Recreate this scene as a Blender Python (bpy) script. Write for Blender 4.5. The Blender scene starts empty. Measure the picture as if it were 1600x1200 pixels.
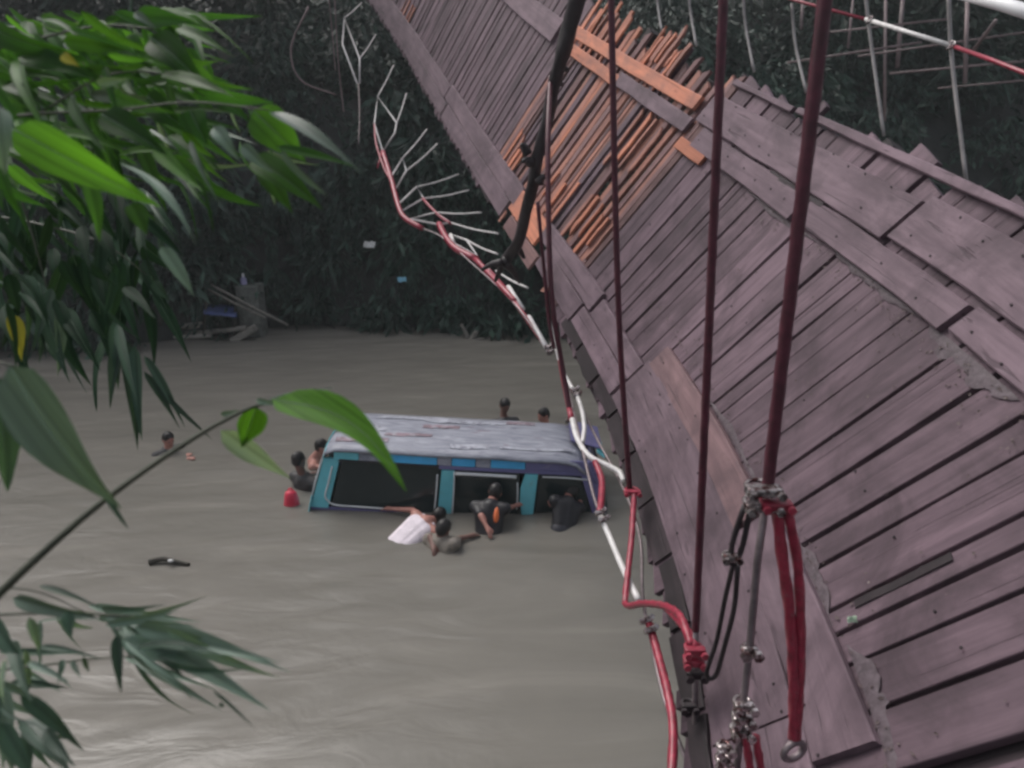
import bpy, bmesh, math, random
import numpy as np
from mathutils import Vector, Matrix, noise as mnoise

random.seed(7)
R = math.radians
scene = bpy.context.scene
C = scene.collection

# ------------------------------------------------------------------ camera
PITCH = R(18.5)
FPX = 1150.0
cam_data = bpy.data.cameras.new('camera')
cam = bpy.data.objects.new('camera', cam_data)
C.objects.link(cam)
cam.rotation_euler = (R(90) - PITCH, 0, 0)
cam_data.sensor_width = 36
cam_data.lens = 36 * FPX / 1600
cam_data.clip_start = 0.05
cam_data.clip_end = 600
cam_data.dof.use_dof = True
cam_data.dof.focus_distance = 5.0
cam_data.dof.aperture_fstop = 3.6
scene.camera = cam

# ------------------------------------------------------------------ sky, sun
SUN_EL, SUN_AZ = R(54), R(312)          # azimuth clockwise from +Y: ahead and to the left, behind the far trees
world = bpy.data.worlds.new('World')
scene.world = world
world.use_nodes = True
wn = world.node_tree
wn.nodes.clear()
sky = wn.nodes.new('ShaderNodeTexSky')
sky.sky_type = 'NISHITA'
sky.sun_disc = False
sky.sun_elevation = SUN_EL
sky.sun_rotation = SUN_AZ
sky.dust_density = 6.0
hsv = wn.nodes.new('ShaderNodeHueSaturation')
hsv.inputs['Saturation'].default_value = 0.35
bg = wn.nodes.new('ShaderNodeBackground')
bg.inputs['Strength'].default_value = 0.125
wo = wn.nodes.new('ShaderNodeOutputWorld')
wn.links.new(sky.outputs[0], hsv.inputs['Color'])
wn.links.new(hsv.outputs[0], bg.inputs['Color'])
wn.links.new(bg.outputs[0], wo.inputs['Surface'])
sun_data = bpy.data.lights.new('sun', 'SUN')
sun_data.energy = 0.75
sun_data.angle = R(30)
sun_data.color = (1.0, 0.97, 0.93)
sun = bpy.data.objects.new('sun', sun_data)
C.objects.link(sun)
sd = Vector((math.sin(SUN_AZ) * math.cos(SUN_EL), math.cos(SUN_AZ) * math.cos(SUN_EL), math.sin(SUN_EL)))
sun.rotation_euler = sd.to_track_quat('Z', 'Y').to_euler()
vs = scene.view_settings
vs.view_transform = 'Standard'
vs.look = 'None'
vs.gamma = 1
vs.use_curve_mapping = False
vs.exposure = 0.5
scene.cycles.filter_width = 2.8
scene.cycles.use_adaptive_sampling = True
scene.cycles.adaptive_threshold = 0.025
scene.cycles.max_bounces = 5
scene.cycles.diffuse_bounces = 3
scene.cycles.glossy_bounces = 2
scene.cycles.transmission_bounces = 3
scene.cycles.volume_bounces = 0

# ------------------------------------------------------------------ helpers
FW = Vector((0, math.cos(PITCH), -math.sin(PITCH)))
UP = Vector((0, math.sin(PITCH), math.cos(PITCH)))
WZ = -4.5                                 # water level below the eye


def ray(px, py):
    return Vector((1, 0, 0)) * ((px - 800) / FPX) + UP * (-(py - 600) / FPX) + FW


def at(px, py, d):
    return ray(px, py) * d


def aty(px, py, y):
    r = ray(px, py)
    return r * (y / r.y)


def onz(px, py, z=WZ):
    r = ray(px, py)
    return r * (z / r.z)


def link(o, parent=None):
    C.objects.link(o)
    if parent is not None:
        o.parent = parent
    return o


def tag(o, label=None, cat=None, group=None, kind=None):
    if label:
        o['label'] = label
    if cat:
        o['category'] = cat
    if group:
        o['group'] = group
    if kind:
        o['kind'] = kind
    return o


def empty(name, loc, rot=(0, 0, 0)):
    o = bpy.data.objects.new(name, None)
    o.empty_display_size = 0.1
    o.location = loc
    o.rotation_euler = rot
    C.objects.link(o)
    return o


def mobj(name, verts, faces, mat, parent=None, smooth=False, matrix=None):
    """verts in world space if matrix given (then turned local), else local to the parent."""
    me = bpy.data.meshes.new(name)
    if matrix is not None:
        inv = matrix.inverted()
        verts = [inv @ Vector(v) for v in verts]
    me.from_pydata([tuple(v) for v in verts], [], faces)
    if smooth:
        me.polygons.foreach_set('use_smooth', [True] * len(me.polygons))
    me.update()
    if mat is not None:
        for m in (mat if isinstance(mat, (list, tuple)) else [mat]):
            me.materials.append(m)
    o = bpy.data.objects.new(name, me)
    link(o, parent)
    if matrix is not None:
        if parent is not None:
            o.matrix_local = parent.matrix_basis.inverted() @ matrix if parent.parent is None \
                else (parent.parent.matrix_basis @ parent.matrix_basis).inverted() @ matrix
        else:
            o.matrix_local = matrix
    return o


def catmull(pts, n=6):
    pts = [Vector(p) for p in pts]
    if len(pts) < 3:
        return pts
    out = []
    P = [pts[0] * 2 - pts[1]] + pts + [pts[-1] * 2 - pts[-2]]
    for i in range(1, len(P) - 2):
        a, b, c, d = P[i - 1:i + 3]
        for k in range(n):
            t = k / n
            out.append(0.5 * ((2 * b) + (c - a) * t + (2 * a - 5 * b + 4 * c - d) * t * t
                              + (3 * b - a - 3 * c + d) * t ** 3))
    out.append(pts[-1])
    return out


def tube_geo(pts, rad, sides=8, lobes=0, pitch=0.06, depth=0.14, closed=False, sub=0):
    pts = [Vector(p) for p in pts]
    if sub:
        new = []
        for a, b in zip(pts, pts[1:]):
            n = max(1, int((b - a).length / sub))
            new += [a.lerp(b, i / n) for i in range(n)]
        pts = new + [pts[-1]]
    n = len(pts)
    rads = rad if isinstance(rad, (list, tuple)) else [rad] * n
    if len(rads) != n:
        rads = [rads[0] + (rads[-1] - rads[0]) * i / (n - 1) for i in range(n)]
    V, F = [], []
    t0 = (pts[1] - pts[0]).normalized()
    ref = Vector((0, 0, 1)) if abs(t0.z) < 0.9 else Vector((1, 0, 0))
    u = t0.cross(ref).normalized()
    acc = 0.0
    for i, p in enumerate(pts):
        if closed:
            t = (pts[(i + 1) % n] - pts[i - 1]).normalized()
        else:
            t = (pts[min(i + 1, n - 1)] - pts[max(i - 1, 0)]).normalized()
        u = (u - t * u.dot(t)).normalized()
        v = t.cross(u)
        if i:
            acc += (p - pts[i - 1]).length
        tw = acc / pitch * 2 * math.pi if lobes else 0
        for k in range(sides):
            a = 2 * math.pi * k / sides
            r = rads[i]
            if lobes:
                r *= 1 + depth * math.cos(lobes * a - tw)
            V.append(p + u * (math.cos(a) * r) + v * (math.sin(a) * r))
    m = n if closed else n - 1
    for i in range(m):
        j = (i + 1) % n
        for k in range(sides):
            k2 = (k + 1) % sides
            F.append((i * sides + k, i * sides + k2, j * sides + k2, j * sides + k))
    if not closed:
        F.append(tuple(range(sides - 1, -1, -1)))
        F.append(tuple((n - 1) * sides + k for k in range(sides)))
    return V, F


def tube(name, pts, rad, mat, parent=None, **kw):
    V, F = tube_geo(pts, rad, **kw)
    M = Matrix.Translation(Vector(pts[0]))
    return mobj(name, V, F, mat, parent, smooth=True, matrix=M)


def merge(*geos):
    V, F = [], []
    for v, f in geos:
        o = len(V)
        V += list(v)
        F += [tuple(i + o for i in q) for q in f]
    return V, F


def box_geo(M, sx, sy, sz, bev=0.0):
    """bevelled box centred in frame M"""
    bm = bmesh.new()
    bmesh.ops.create_cube(bm, size=1)
    for v in bm.verts:
        v.co = Vector((v.co.x * sx, v.co.y * sy, v.co.z * sz))
    if bev:
        bmesh.ops.bevel(bm, geom=bm.edges[:], offset=bev, segments=2, affect='EDGES', profile=0.6)
    bm.verts.ensure_lookup_table()
    V = [M @ v.co for v in bm.verts]
    F = [tuple(v.index for v in f.verts) for f in bm.faces]
    bm.free()
    return V, F


def frame(x, y, z, o):
    m = Matrix((x, y, z)).transposed().to_4x4()
    m.translation = o
    return m


# ------------------------------------------------------------------ materials
def mat(name):
    m = bpy.data.materials.new(name)
    m.use_nodes = True
    n = m.node_tree.nodes
    b = n['Principled BSDF']
    return m, n, m.node_tree.links, b


def ramp(n, stops):
    r = n.new('ShaderNodeValToRGB')
    e = r.color_ramp.elements
    while len(e) > 1:
        e.remove(e[-1])
    e[0].position, e[0].color = stops[0][0], (*stops[0][1], 1)
    for p, c in stops[1:]:
        x = e.new(p)
        x.color = (*c, 1)
    return r


def mixc(n, l, fac, a, b, mode='MIX'):
    m = n.new('ShaderNodeMix')
    m.data_type = 'RGBA'
    m.blend_type = mode
    for sock, val in ((m.inputs[0], fac), (m.inputs[6], a), (m.inputs[7], b)):
        if hasattr(val, 'is_output'):
            l.new(val, sock)
        elif isinstance(val, (int, float)):
            sock.default_value = val
        else:
            sock.default_value = (*val, 1)
    return m.outputs[2]


def noise(n, l, coord, scale, detail=4, rough=0.55, dist=0.0):
    t = n.new('ShaderNodeTexNoise')
    t.inputs['Scale'].default_value = scale
    t.inputs['Detail'].default_value = detail
    t.inputs['Roughness'].default_value = rough
    t.inputs['Distortion'].default_value = dist
    l.new(coord, t.inputs['Vector'])
    return t.outputs['Fac']


def mapping(n, l, scale=(1, 1, 1), rnd=True, src='Object'):
    tc = n.new('ShaderNodeTexCoord')
    mp = n.new('ShaderNodeMapping')
    mp.inputs['Scale'].default_value = scale
    l.new(tc.outputs[src], mp.inputs['Vector'])
    if rnd:
        oi = n.new('ShaderNodeObjectInfo')
        mu = n.new('ShaderNodeMath')
        mu.operation = 'MULTIPLY'
        mu.inputs[1].default_value = 37.0
        l.new(oi.outputs['Random'], mu.inputs[0])
        cx = n.new('ShaderNodeCombineXYZ')
        for i in range(3):
            l.new(mu.outputs[0], cx.inputs[i])
        l.new(cx.outputs[0], mp.inputs['Location'])
        return mp.outputs[0], oi.outputs['Random']
    return mp.outputs[0]


def bump(n, l, b, h, strength=0.3, dist=0.01):
    bp = n.new('ShaderNodeBump')
    bp.inputs['Strength'].default_value = strength
    bp.inputs['Distance'].default_value = dist
    l.new(h, bp.inputs['Height'])
    l.new(bp.outputs[0], b.inputs['Normal'])


def mathn(n, l, op, a, b):
    m = n.new('ShaderNodeMath')
    m.operation = op
    for s, v in ((m.inputs[0], a), (m.inputs[1], b)):
        if hasattr(v, 'is_output'):
            l.new(v, s)
        else:
            s.default_value = v
    return m.outputs[0]


def wood(name, light, dark, stain, grain=26, vary=0.5, rough=0.72, mud=0.5):
    m, n, l, b = mat(name)
    v, rnd = mapping(n, l, (1.1, grain, grain))
    g = noise(n, l, v, 1.0, 6, 0.65, 0.6)
    r = ramp(n, [(0.32, dark), (0.62, light)])
    l.new(g, r.inputs[0])
    v2, _ = mapping(n, l, (1.3, 2.6, 2.6))
    s = noise(n, l, v2, 2.2, 5, 0.6, 0.4)
    rs = ramp(n, [(0.46, (0, 0, 0)), (0.70, (1, 1, 1))])
    l.new(s, rs.inputs[0])
    c = mixc(n, l, mathn(n, l, 'MULTIPLY', rs.outputs[0], mud), r.outputs[0], stain)
    geo = n.new('ShaderNodeNewGeometry')
    md = noise(n, l, geo.outputs['Position'], 1.7, 7, 0.68, 0.8)
    rm = ramp(n, [(0.47, (0, 0, 0)), (0.68, (1, 1, 1))])
    l.new(md, rm.inputs[0])
    c = mixc(n, l, mathn(n, l, 'MULTIPLY', rm.outputs[0], 0.8), c, stain)
    # thin dark cracks along the grain
    v3, _ = mapping(n, l, (0.8, 42, 42))
    k = noise(n, l, v3, 1.0, 2, 0.5, 0.2)
    rk = ramp(n, [(0.30, (1, 1, 1)), (0.36, (0, 0, 0))])
    l.new(k, rk.inputs[0])
    c = mixc(n, l, mathn(n, l, 'MULTIPLY', rk.outputs[0], 0.55), c, tuple(x * 0.35 for x in dark))
    v4, _ = mapping(n, l, (2.6, 9, 9))
    vo = n.new('ShaderNodeTexVoronoi')
    vo.inputs['Scale'].default_value = 1.0
    l.new(v4, vo.inputs['Vector'])
    rk2 = ramp(n, [(0.06, (1, 1, 1)), (0.16, (0, 0, 0))])
    l.new(vo.outputs['Distance'], rk2.inputs[0])
    c = mixc(n, l, mathn(n, l, 'MULTIPLY', rk2.outputs[0], 0.6), c, tuple(x * 0.5 for x in dark))
    br = mathn(n, l, 'MULTIPLY_ADD', rnd, vary)
    br.node.inputs[2].default_value = 1 - vary * 0.5
    c = mixc(n, l, 1.0, c, br, 'MULTIPLY')
    l.new(c, b.inputs['Base Color'])
    b.inputs['Roughness'].default_value = rough
    b.inputs['Specular IOR Level'].default_value = 0.35
    bump(n, l, b, mathn(n, l, 'SUBTRACT', g, rk.outputs[0]), 0.45, 0.006)
    return m


def plain(name, col, rough=0.5, metal=0.0, var=0.25, scale=8.0, spec=0.5, bmp=0.0, second=None, cut=(0.5, 0.62)):
    m, n, l, b = mat(name)
    v, rnd = mapping(n, l)
    f = noise(n, l, v, scale, 5, 0.6)
    lo = tuple(c * (1 - var) for c in col)
    hi = tuple(min(1, c * (1 + var)) for c in col)
    r = ramp(n, [(0.3, lo), (0.7, hi)])
    l.new(f, r.inputs[0])
    out = r.outputs[0]
    if second:
        f2 = noise(n, l, v, scale * 1.7, 6, 0.65, 0.5)
        r2 = ramp(n, [(cut[0], (0, 0, 0)), (cut[1], (1, 1, 1))])
        l.new(f2, r2.inputs[0])
        out = mixc(n, l, r2.outputs[0], out, second)
    l.new(out, b.inputs['Base Color'])
    b.inputs['Roughness'].default_value = rough
    b.inputs['Metallic'].default_value = metal
    b.inputs['Specular IOR Level'].default_value = spec
    if bmp:
        bump(n, l, b, f, bmp, 0.01)
    return m


def leafmat(name, col, col2, trans=0.35, rough=0.48, spec=0.25):
    m, n, l, b = mat(name)
    v, rnd = mapping(n, l, (1, 1, 1))
    f = noise(n, l, v, 9, 3)
    c = mixc(n, l, f, col, col2)
    tc = n.new('ShaderNodeTexCoord')
    mp = n.new('ShaderNodeMapping')
    mp.inputs['Scale'].default_value = (0.15, 95, 1)
    l.new(tc.outputs['Object'], mp.inputs['Vector'])
    ve = noise(n, l, mp.outputs[0], 1.0, 2)
    br = mathn(n, l, 'MULTIPLY_ADD', rnd, 0.7)
    br.node.inputs[2].default_value = 0.65
    c = mixc(n, l, 1.0, c, br, 'MULTIPLY')
    l.new(c, b.inputs['Base Color'])
    b.inputs['Roughness'].default_value = rough
    b.inputs['Specular IOR Level'].default_value = spec
    rv = ramp(n, [(0.40, (0.72, 0.72, 0.72)), (0.60, (1.12, 1.12, 1.12))])
    l.new(ve, rv.inputs[0])
    c = mixc(n, l, 1.0, c, rv.outputs[0], 'MULTIPLY')
    l.new(c, b.inputs['Base Color'])
    bump(n, l, b, ve, 0.5, 0.003)
    tr = n.new('ShaderNodeBsdfTranslucent')
    tcol = mixc(n, l, 1.0, c, (1.5, 1.55, 0.6), 'MULTIPLY')
    l.new(tcol, tr.inputs['Color'])
    mx = n.new('ShaderNodeMixShader')
    mx.inputs[0].default_value = trans
    l.new(b.outputs[0], mx.inputs[1])
    l.new(tr.outputs[0], mx.inputs[2])
    l.new(mx.outputs[0], n['Material Output'].inputs['Surface'])
    return m


M = {}
M['wood'] = wood('weathered_wood', (0.160, 0.108, 0.133), (0.092, 0.061, 0.077), (0.048, 0.032, 0.040), grain=18, vary=0.36, mud=0.6)
M['runner'] = wood('runner_wood', (0.186, 0.130, 0.157), (0.114, 0.078, 0.097), (0.060, 0.041, 0.051), grain=14, vary=0.3, mud=0.5)
M['orange'] = wood('fresh_split_wood', (0.60, 0.235, 0.145), (0.42, 0.155, 0.100), (0.24, 0.12, 0.10), grain=22, vary=0.4, mud=0.6)
M['brown'] = wood('half_fresh_wood', (0.22, 0.125, 0.122), (0.14, 0.080, 0.084), (0.09, 0.05, 0.055), grain=20, vary=0.4)
M['rust'] = wood('part_fresh_wood', (0.40, 0.185, 0.140), (0.25, 0.115, 0.095), (0.14, 0.075, 0.07), grain=20, vary=0.4, mud=0.5)
M['pinkish'] = wood('rubbed_wood', (0.250, 0.155, 0.165), (0.160, 0.098, 0.108), (0.080, 0.052, 0.060), grain=14, vary=0.2, mud=0.5)
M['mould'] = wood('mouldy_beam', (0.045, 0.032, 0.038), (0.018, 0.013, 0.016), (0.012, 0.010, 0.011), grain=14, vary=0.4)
M['mud'] = plain('wet_mud', (0.070, 0.051, 0.061), 0.6, 0, 0.3, 22, bmp=.6, second=(0.10, 0.075, 0.09), cut=(0.48, 0.6))
M['stain'] = wood('tar_stain', (0.115, 0.082, 0.098), (0.085, 0.06, 0.073), (0.06, 0.04, 0.05), grain=14, vary=0.2)
M['maroon'] = plain('maroon_rope', (0.070, 0.012, 0.024), 0.5, 0, 0.35, 30)
M['red'] = plain('red_painted_rope', (0.27, 0.026, 0.050), 0.38, 0, 0.4, 25, second=(0.24, 0.09, 0.10), cut=(0.56, 0.75))
M['white'] = plain('white_painted_cable', (0.62, 0.60, 0.60), 0.5, 0, 0.15, 20, second=(0.30, 0.26, 0.26), cut=(0.62, 0.75))
M['steel'] = plain('dull_steel', (0.20, 0.165, 0.175), 0.45, 0.5, 0.3, 25)
M['galv'] = plain('wet_galvanised_steel', (0.46, 0.42, 0.42), 0.25, 0.8, 0.4, 30, second=(0.09, 0.035, 0.035), cut=(0.45, 0.58))
M['black'] = plain('black_rubber_wrap', (0.020, 0.014, 0.017), 0.55, 0, 0.4, 14, bmp=0.4)
M['leaf_bright'] = leafmat('bamboo_leaf_fresh', (0.050, 0.140, 0.024), (0.072, 0.180, 0.034), 0.48)
M['leaf_mid'] = leafmat('bamboo_leaf', (0.028, 0.085, 0.020), (0.045, 0.125, 0.028), 0.45, 0.5, 0.2)
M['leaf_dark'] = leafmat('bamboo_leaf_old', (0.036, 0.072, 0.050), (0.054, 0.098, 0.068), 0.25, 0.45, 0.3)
M['leaf_grey'] = leafmat('bamboo_leaf_wet', (0.105, 0.165, 0.135), (0.145, 0.210, 0.170), 0.3, 0.40, 0.4)
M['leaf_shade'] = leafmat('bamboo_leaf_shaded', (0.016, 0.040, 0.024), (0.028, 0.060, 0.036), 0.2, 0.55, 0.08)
M['leaf_pale'] = leafmat('bamboo_leaf_pale', (0.22, 0.30, 0.26), (0.28, 0.36, 0.31), 0.35, 0.4, 0.4)
M['leaf_lit'] = leafmat('bamboo_leaf_lit', (0.080, 0.215, 0.022), (0.105, 0.265, 0.032), 0.5)  # brighter copy of the leaf green, with the light on it put into the colour
M['leaf_yellow'] = leafmat('bamboo_leaf_yellow', (0.26, 0.24, 0.03), (0.32, 0.28, 0.04), 0.3)
M['twig'] = plain('bamboo_twig', (0.045, 0.050, 0.030), 0.5, 0, 0.3, 12)
M['teal'] = plain('teal_car_paint', (0.140, 0.500, 0.580), 0.35, 0, 0.12, 4, second=(0.20, 0.36, 0.38), cut=(0.60, 0.75))
M['violet'] = plain('violet_car_paint', (0.150, 0.140, 0.290), 0.35, 0, 0.15, 4, second=(0.26, 0.24, 0.35), cut=(0.60, 0.75))
M['blue'] = plain('blue_car_paint', (0.065, 0.400, 0.740), 0.4, 0, 0.12, 5)
M['glass'] = plain('dark_tinted_glass', (0.016, 0.026, 0.028), 0.10, 0, 0.1, 3, spec=0.5)
M['trim'] = plain('white_window_trim', (0.66, 0.68, 0.70), 0.4, 0, 0.1, 8)
M['rubber'] = plain('black_trim', (0.012, 0.012, 0.016), 0.6, 0, 0.2, 8)
M['hair'] = plain('black_hair', (0.010, 0.008, 0.008), 0.45, 0, 0.3, 30, bmp=0.5)
M['skin'] = plain('skin', (0.40, 0.185, 0.150), 0.5, 0, 0.12, 8)
M['skin_dark'] = plain('dark_skin', (0.150, 0.075, 0.060), 0.5, 0, 0.12, 8)
M['shirt_white'] = plain('wet_white_cloth', (0.74, 0.66, 0.72), 0.6, 0, 0.12, 13, bmp=0.9)
M['shirt_khaki'] = plain('wet_khaki_cloth', (0.20, 0.175, 0.150), 0.6, 0, 0.3, 13, bmp=0.9)
M['shirt_black'] = plain('wet_black_cloth', (0.014, 0.013, 0.017), 0.5, 0, 0.3, 13, bmp=0.9)
M['shirt_grey'] = plain('wet_dark_grey_cloth', (0.040, 0.038, 0.040), 0.55, 0, 0.3, 13, bmp=0.9)
M['shirt_orange'] = plain('orange_cloth', (0.70, 0.16, 0.05), 0.6, 0, 0.1, 9)
M['pants'] = plain('dark_trousers', (0.03, 0.03, 0.04), 0.6, 0, 0.2, 9)
M['red_plastic'] = plain('red_plastic', (0.60, 0.035, 0.075), 0.35, 0, 0.1, 6)
M['blue_tarp'] = plain('blue_tarpaulin', (0.050, 0.075, 0.200), 0.5, 0, 0.3, 13, bmp=0.9)
M['concrete'] = plain('old_concrete', (0.13, 0.135, 0.125), 0.85, 0, 0.3, 7, bmp=0.4, second=(0.07, 0.08, 0.065))
M['pale_wood'] = wood('pale_driftwood', (0.30, 0.28, 0.25), (0.17, 0.16, 0.14), (0.10, 0.09, 0.08), grain=16)
M['dark_driftwood'] = wood('dark_driftwood', (0.06, 0.055, 0.045), (0.03, 0.028, 0.022), (0.02, 0.018, 0.015), grain=16)
M['litter_white'] = plain('white_plastic_scrap', (0.62, 0.62, 0.62), 0.4, 0, 0.1)
M['litter_blue'] = plain('pale_blue_plastic', (0.22, 0.50, 0.66), 0.4, 0, 0.1)
M['litter_green'] = plain('pale_green_wrapper', (0.38, 0.52, 0.38), 0.4, 0, 0.1)
M['net'] = plain('netting_cord', (0.55, 0.53, 0.53), 0.6, 0, 0.2, 20)
M['pale_rod'] = plain('pale_grey_rod', (0.30, 0.28, 0.28), 0.5, 0, 0.3, 6)
M['pipe'] = plain('white_pipe', (0.80, 0.80, 0.82), 0.35, 0, 0.05, 6)
M['dim_steel'] = plain('old_dim_steel', (0.17, 0.125, 0.13), 0.55, 0.0, 0.4, 2)

# car roof: scraped silver paint with streaks and a few rusty patches
m, n, l, b = mat('scraped_roof_paint')
v, _ = mapping(n, l, (1.6, 9, 4))
g = noise(n, l, v, 1.5, 7, 0.72, 1.0)
r = ramp(n, [(0.25, (0.10, 0.10, 0.13)), (0.40, (0.20, 0.21, 0.26)), (0.55, (0.32, 0.33, 0.39)), (0.72, (0.50, 0.50, 0.56))])
l.new(g, r.inputs[0])
v2, _ = mapping(n, l, (2.2, 9, 3))
g2 = noise(n, l, v2, 1.1, 3, 0.6)
r2 = ramp(n, [(0.67, (0, 0, 0)), (0.72, (1, 1, 1))])
l.new(g2, r2.inputs[0])
c = mixc(n, l, r2.outputs[0], r.outputs[0], (0.16, 0.07, 0.09))
l.new(c, b.inputs['Base Color'])
b.inputs['Roughness'].default_value = 0.45
bump(n, l, b, g, 0.35, 0.01)
M['roof'] = m
M['roof_pale'] = plain('pale_peeling_paint', (0.40, 0.41, 0.47), 0.5, 0, 0.25, 5, second=(0.22, 0.22, 0.27), cut=(0.48, 0.6), bmp=.2)
M['roof_rust'] = plain('rusty_peeling_paint', (0.24, 0.17, 0.20), 0.6, 0, 0.3, 5, second=(0.38, 0.37, 0.42), cut=(0.5, 0.6), bmp=.2)

# earth of the banks
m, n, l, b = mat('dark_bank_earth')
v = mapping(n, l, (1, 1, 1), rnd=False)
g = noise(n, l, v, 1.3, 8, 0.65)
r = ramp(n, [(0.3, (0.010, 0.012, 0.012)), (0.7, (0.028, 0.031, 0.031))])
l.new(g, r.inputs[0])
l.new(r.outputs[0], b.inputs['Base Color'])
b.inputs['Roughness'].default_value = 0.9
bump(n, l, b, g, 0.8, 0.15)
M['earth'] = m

# far foliage: leaf-by-leaf tint from a world-space noise
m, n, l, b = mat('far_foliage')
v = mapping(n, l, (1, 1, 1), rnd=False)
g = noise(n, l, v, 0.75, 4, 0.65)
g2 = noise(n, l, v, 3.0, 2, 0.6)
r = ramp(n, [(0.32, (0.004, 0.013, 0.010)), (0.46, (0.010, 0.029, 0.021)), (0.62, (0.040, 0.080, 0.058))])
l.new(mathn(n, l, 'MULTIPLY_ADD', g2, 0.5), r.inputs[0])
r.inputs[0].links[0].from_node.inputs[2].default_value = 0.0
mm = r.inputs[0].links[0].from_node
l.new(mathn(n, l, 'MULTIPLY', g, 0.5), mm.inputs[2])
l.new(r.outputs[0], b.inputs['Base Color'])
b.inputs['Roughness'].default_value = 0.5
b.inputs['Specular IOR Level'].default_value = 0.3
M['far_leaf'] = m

# muddy water
m, n, l, b = mat('muddy_river_water')
v = mapping(n, l, (1, 1, 1), rnd=False)
mp = n.new('ShaderNodeMapping')
mp.inputs['Rotation'].default_value = (0, 0, R(-24))
mp.inputs['Scale'].default_value = (0.22, 1.0, 1)
l.new(v, mp.inputs['Vector'])
silt = noise(n, l, mp.outputs[0], 1.1, 6, 0.6, 1.2)
r = ramp(n, [(0.3, (0.142, 0.134, 0.119)), (0.55, (0.167, 0.157, 0.140)), (0.75, (0.216, 0.202, 0.180))])
l.new(silt, r.inputs[0])
l.new(r.outputs[0], b.inputs['Base Color'])
b.inputs['Roughness'].default_value = 0.27
b.inputs['IOR'].default_value = 1.33
mp2 = n.new('ShaderNodeMapping')
mp2.inputs['Rotation'].default_value = (0, 0, R(-18))
mp2.inputs['Scale'].default_value = (0.9, 2.4, 1)
l.new(v, mp2.inputs['Vector'])
w1 = noise(n, l, mp2.outputs[0], 1.3, 4, 0.5, 0.9)
w2 = noise(n, l, v, 16, 3, 0.5)
hh = mathn(n, l, 'MULTIPLY_ADD', w2, 0.04)
l.new(w1, hh.node.inputs[2])
bump(n, l, b, hh, 0.16, 0.13)
M['water'] = m

# ------------------------------------------------------------------ river
def bank_edge(x):
    pts = [(-60, 15), (-14, 15.2), (-9, 16.2), (-7, 17.2), (-5.5, 18.2), (-2, 17.9), (1, 17.4), (5, 17.2), (12, 17.8), (60, 18)]
    for (a, ya), (c, yc) in zip(pts, pts[1:]):
        if a <= x <= c:
            return ya + (yc - ya) * (x - a) / (c - a)
    return 16.0


CAR_C = Vector((-0.55, 9.35, 0))


def wave(x, y):
    a = R(20)
    s = x * math.cos(a) + y * math.sin(a)
    t = -x * math.sin(a) + y * math.cos(a)
    h = 0.018 * mnoise.noise(Vector((s * 0.5, t * 1.5, 0)))
    h += 0.012 * mnoise.noise(Vector((s * 1.2, t * 3.4, 5)))
    h += 0.005 * mnoise.noise(Vector((s * 3.2, t * 7.0, 9)))
    # disturbed water downstream of the car and the people
    dx, dy = x - 0.1, y - 7.4
    e = math.exp(-(dx * dx / 5.0 + dy * dy / 1.6))
    h += e * 0.028 * mnoise.noise(Vector((s * 1.1, t * 4.2, 2)))
    return h


def grid_axis(a, b, fa, fb, fine, coarse):
    out = list(np.linspace(a, fa, coarse, endpoint=False)) + list(np.linspace(fa, fb, fine, endpoint=False)) + list(np.linspace(fb, b, coarse))
    return out


gx = grid_axis(-90, 90, -7.5, 8, 230, 14)
gy = grid_axis(1.0, 24, 2.5, 18.5, 240, 6)
V = [(x, y, WZ + wave(x, y)) for y in gy for x in gx]
nx = len(gx)
F = [(j * nx + i, j * nx + i + 1, (j + 1) * nx + i + 1, (j + 1) * nx + i) for j in range(len(gy) - 1) for i in range(nx - 1)]
water = mobj('river_water', V, F, M['water'], smooth=True)
tag(water, 'muddy grey-brown river water', kind='structure')


def far_height(x, y):
    d = y - bank_edge(x)
    if d < 0:
        return WZ + d * 0.7
    h = WZ + 4.2 * (1 - math.exp(-d / 1.6)) + 0.42 * d if d < 14 else WZ + 4.2 + 5.88 + (d - 14) * 0.15
    return h + 0.5 * mnoise.noise(Vector((x * 0.4, y * 0.4, 1))) * min(1, d)


xs = list(np.linspace(-120, -16, 14, endpoint=False)) + list(np.linspace(-16, 16, 70, endpoint=False)) + list(np.linspace(16, 120, 14))
ys = list(np.linspace(13, 28, 50, endpoint=False)) + list(np.linspace(28, 95, 14))
V = [(x, y, far_height(x, y)) for y in ys for x in xs]
nx = len(xs)
F = [(j * nx + i, j * nx + i + 1, (j + 1) * nx + i + 1, (j + 1) * nx + i) for j in range(len(ys) - 1) for i in range(nx - 1)]
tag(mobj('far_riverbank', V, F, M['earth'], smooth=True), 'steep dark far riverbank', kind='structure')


def near_height(x, y):
    return -5.2 + 3.4 * (1 / (1 + math.exp((y - 0.2) * 2.2))) + 0.12 * mnoise.noise(Vector((x, y, 3)))


xs = list(np.linspace(-120, 120, 90))
ys = list(np.linspace(-60, -4, 10, endpoint=False)) + list(np.linspace(-4, 2.6, 24))
V = [(x, y, near_height(x, y)) for y in ys for x in xs]
nx = len(xs)
F = [(j * nx + i, j * nx + i + 1, (j + 1) * nx + i + 1, (j + 1) * nx + i) for j in range(len(ys) - 1) for i in range(nx - 1)]
tag(mobj('near_riverbank', V, F, M['earth'], smooth=True), 'dark near riverbank', kind='structure')

# ------------------------------------------------------------------ far foliage (one mass)
rng = random.Random(3)
V, F = [], []


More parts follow.
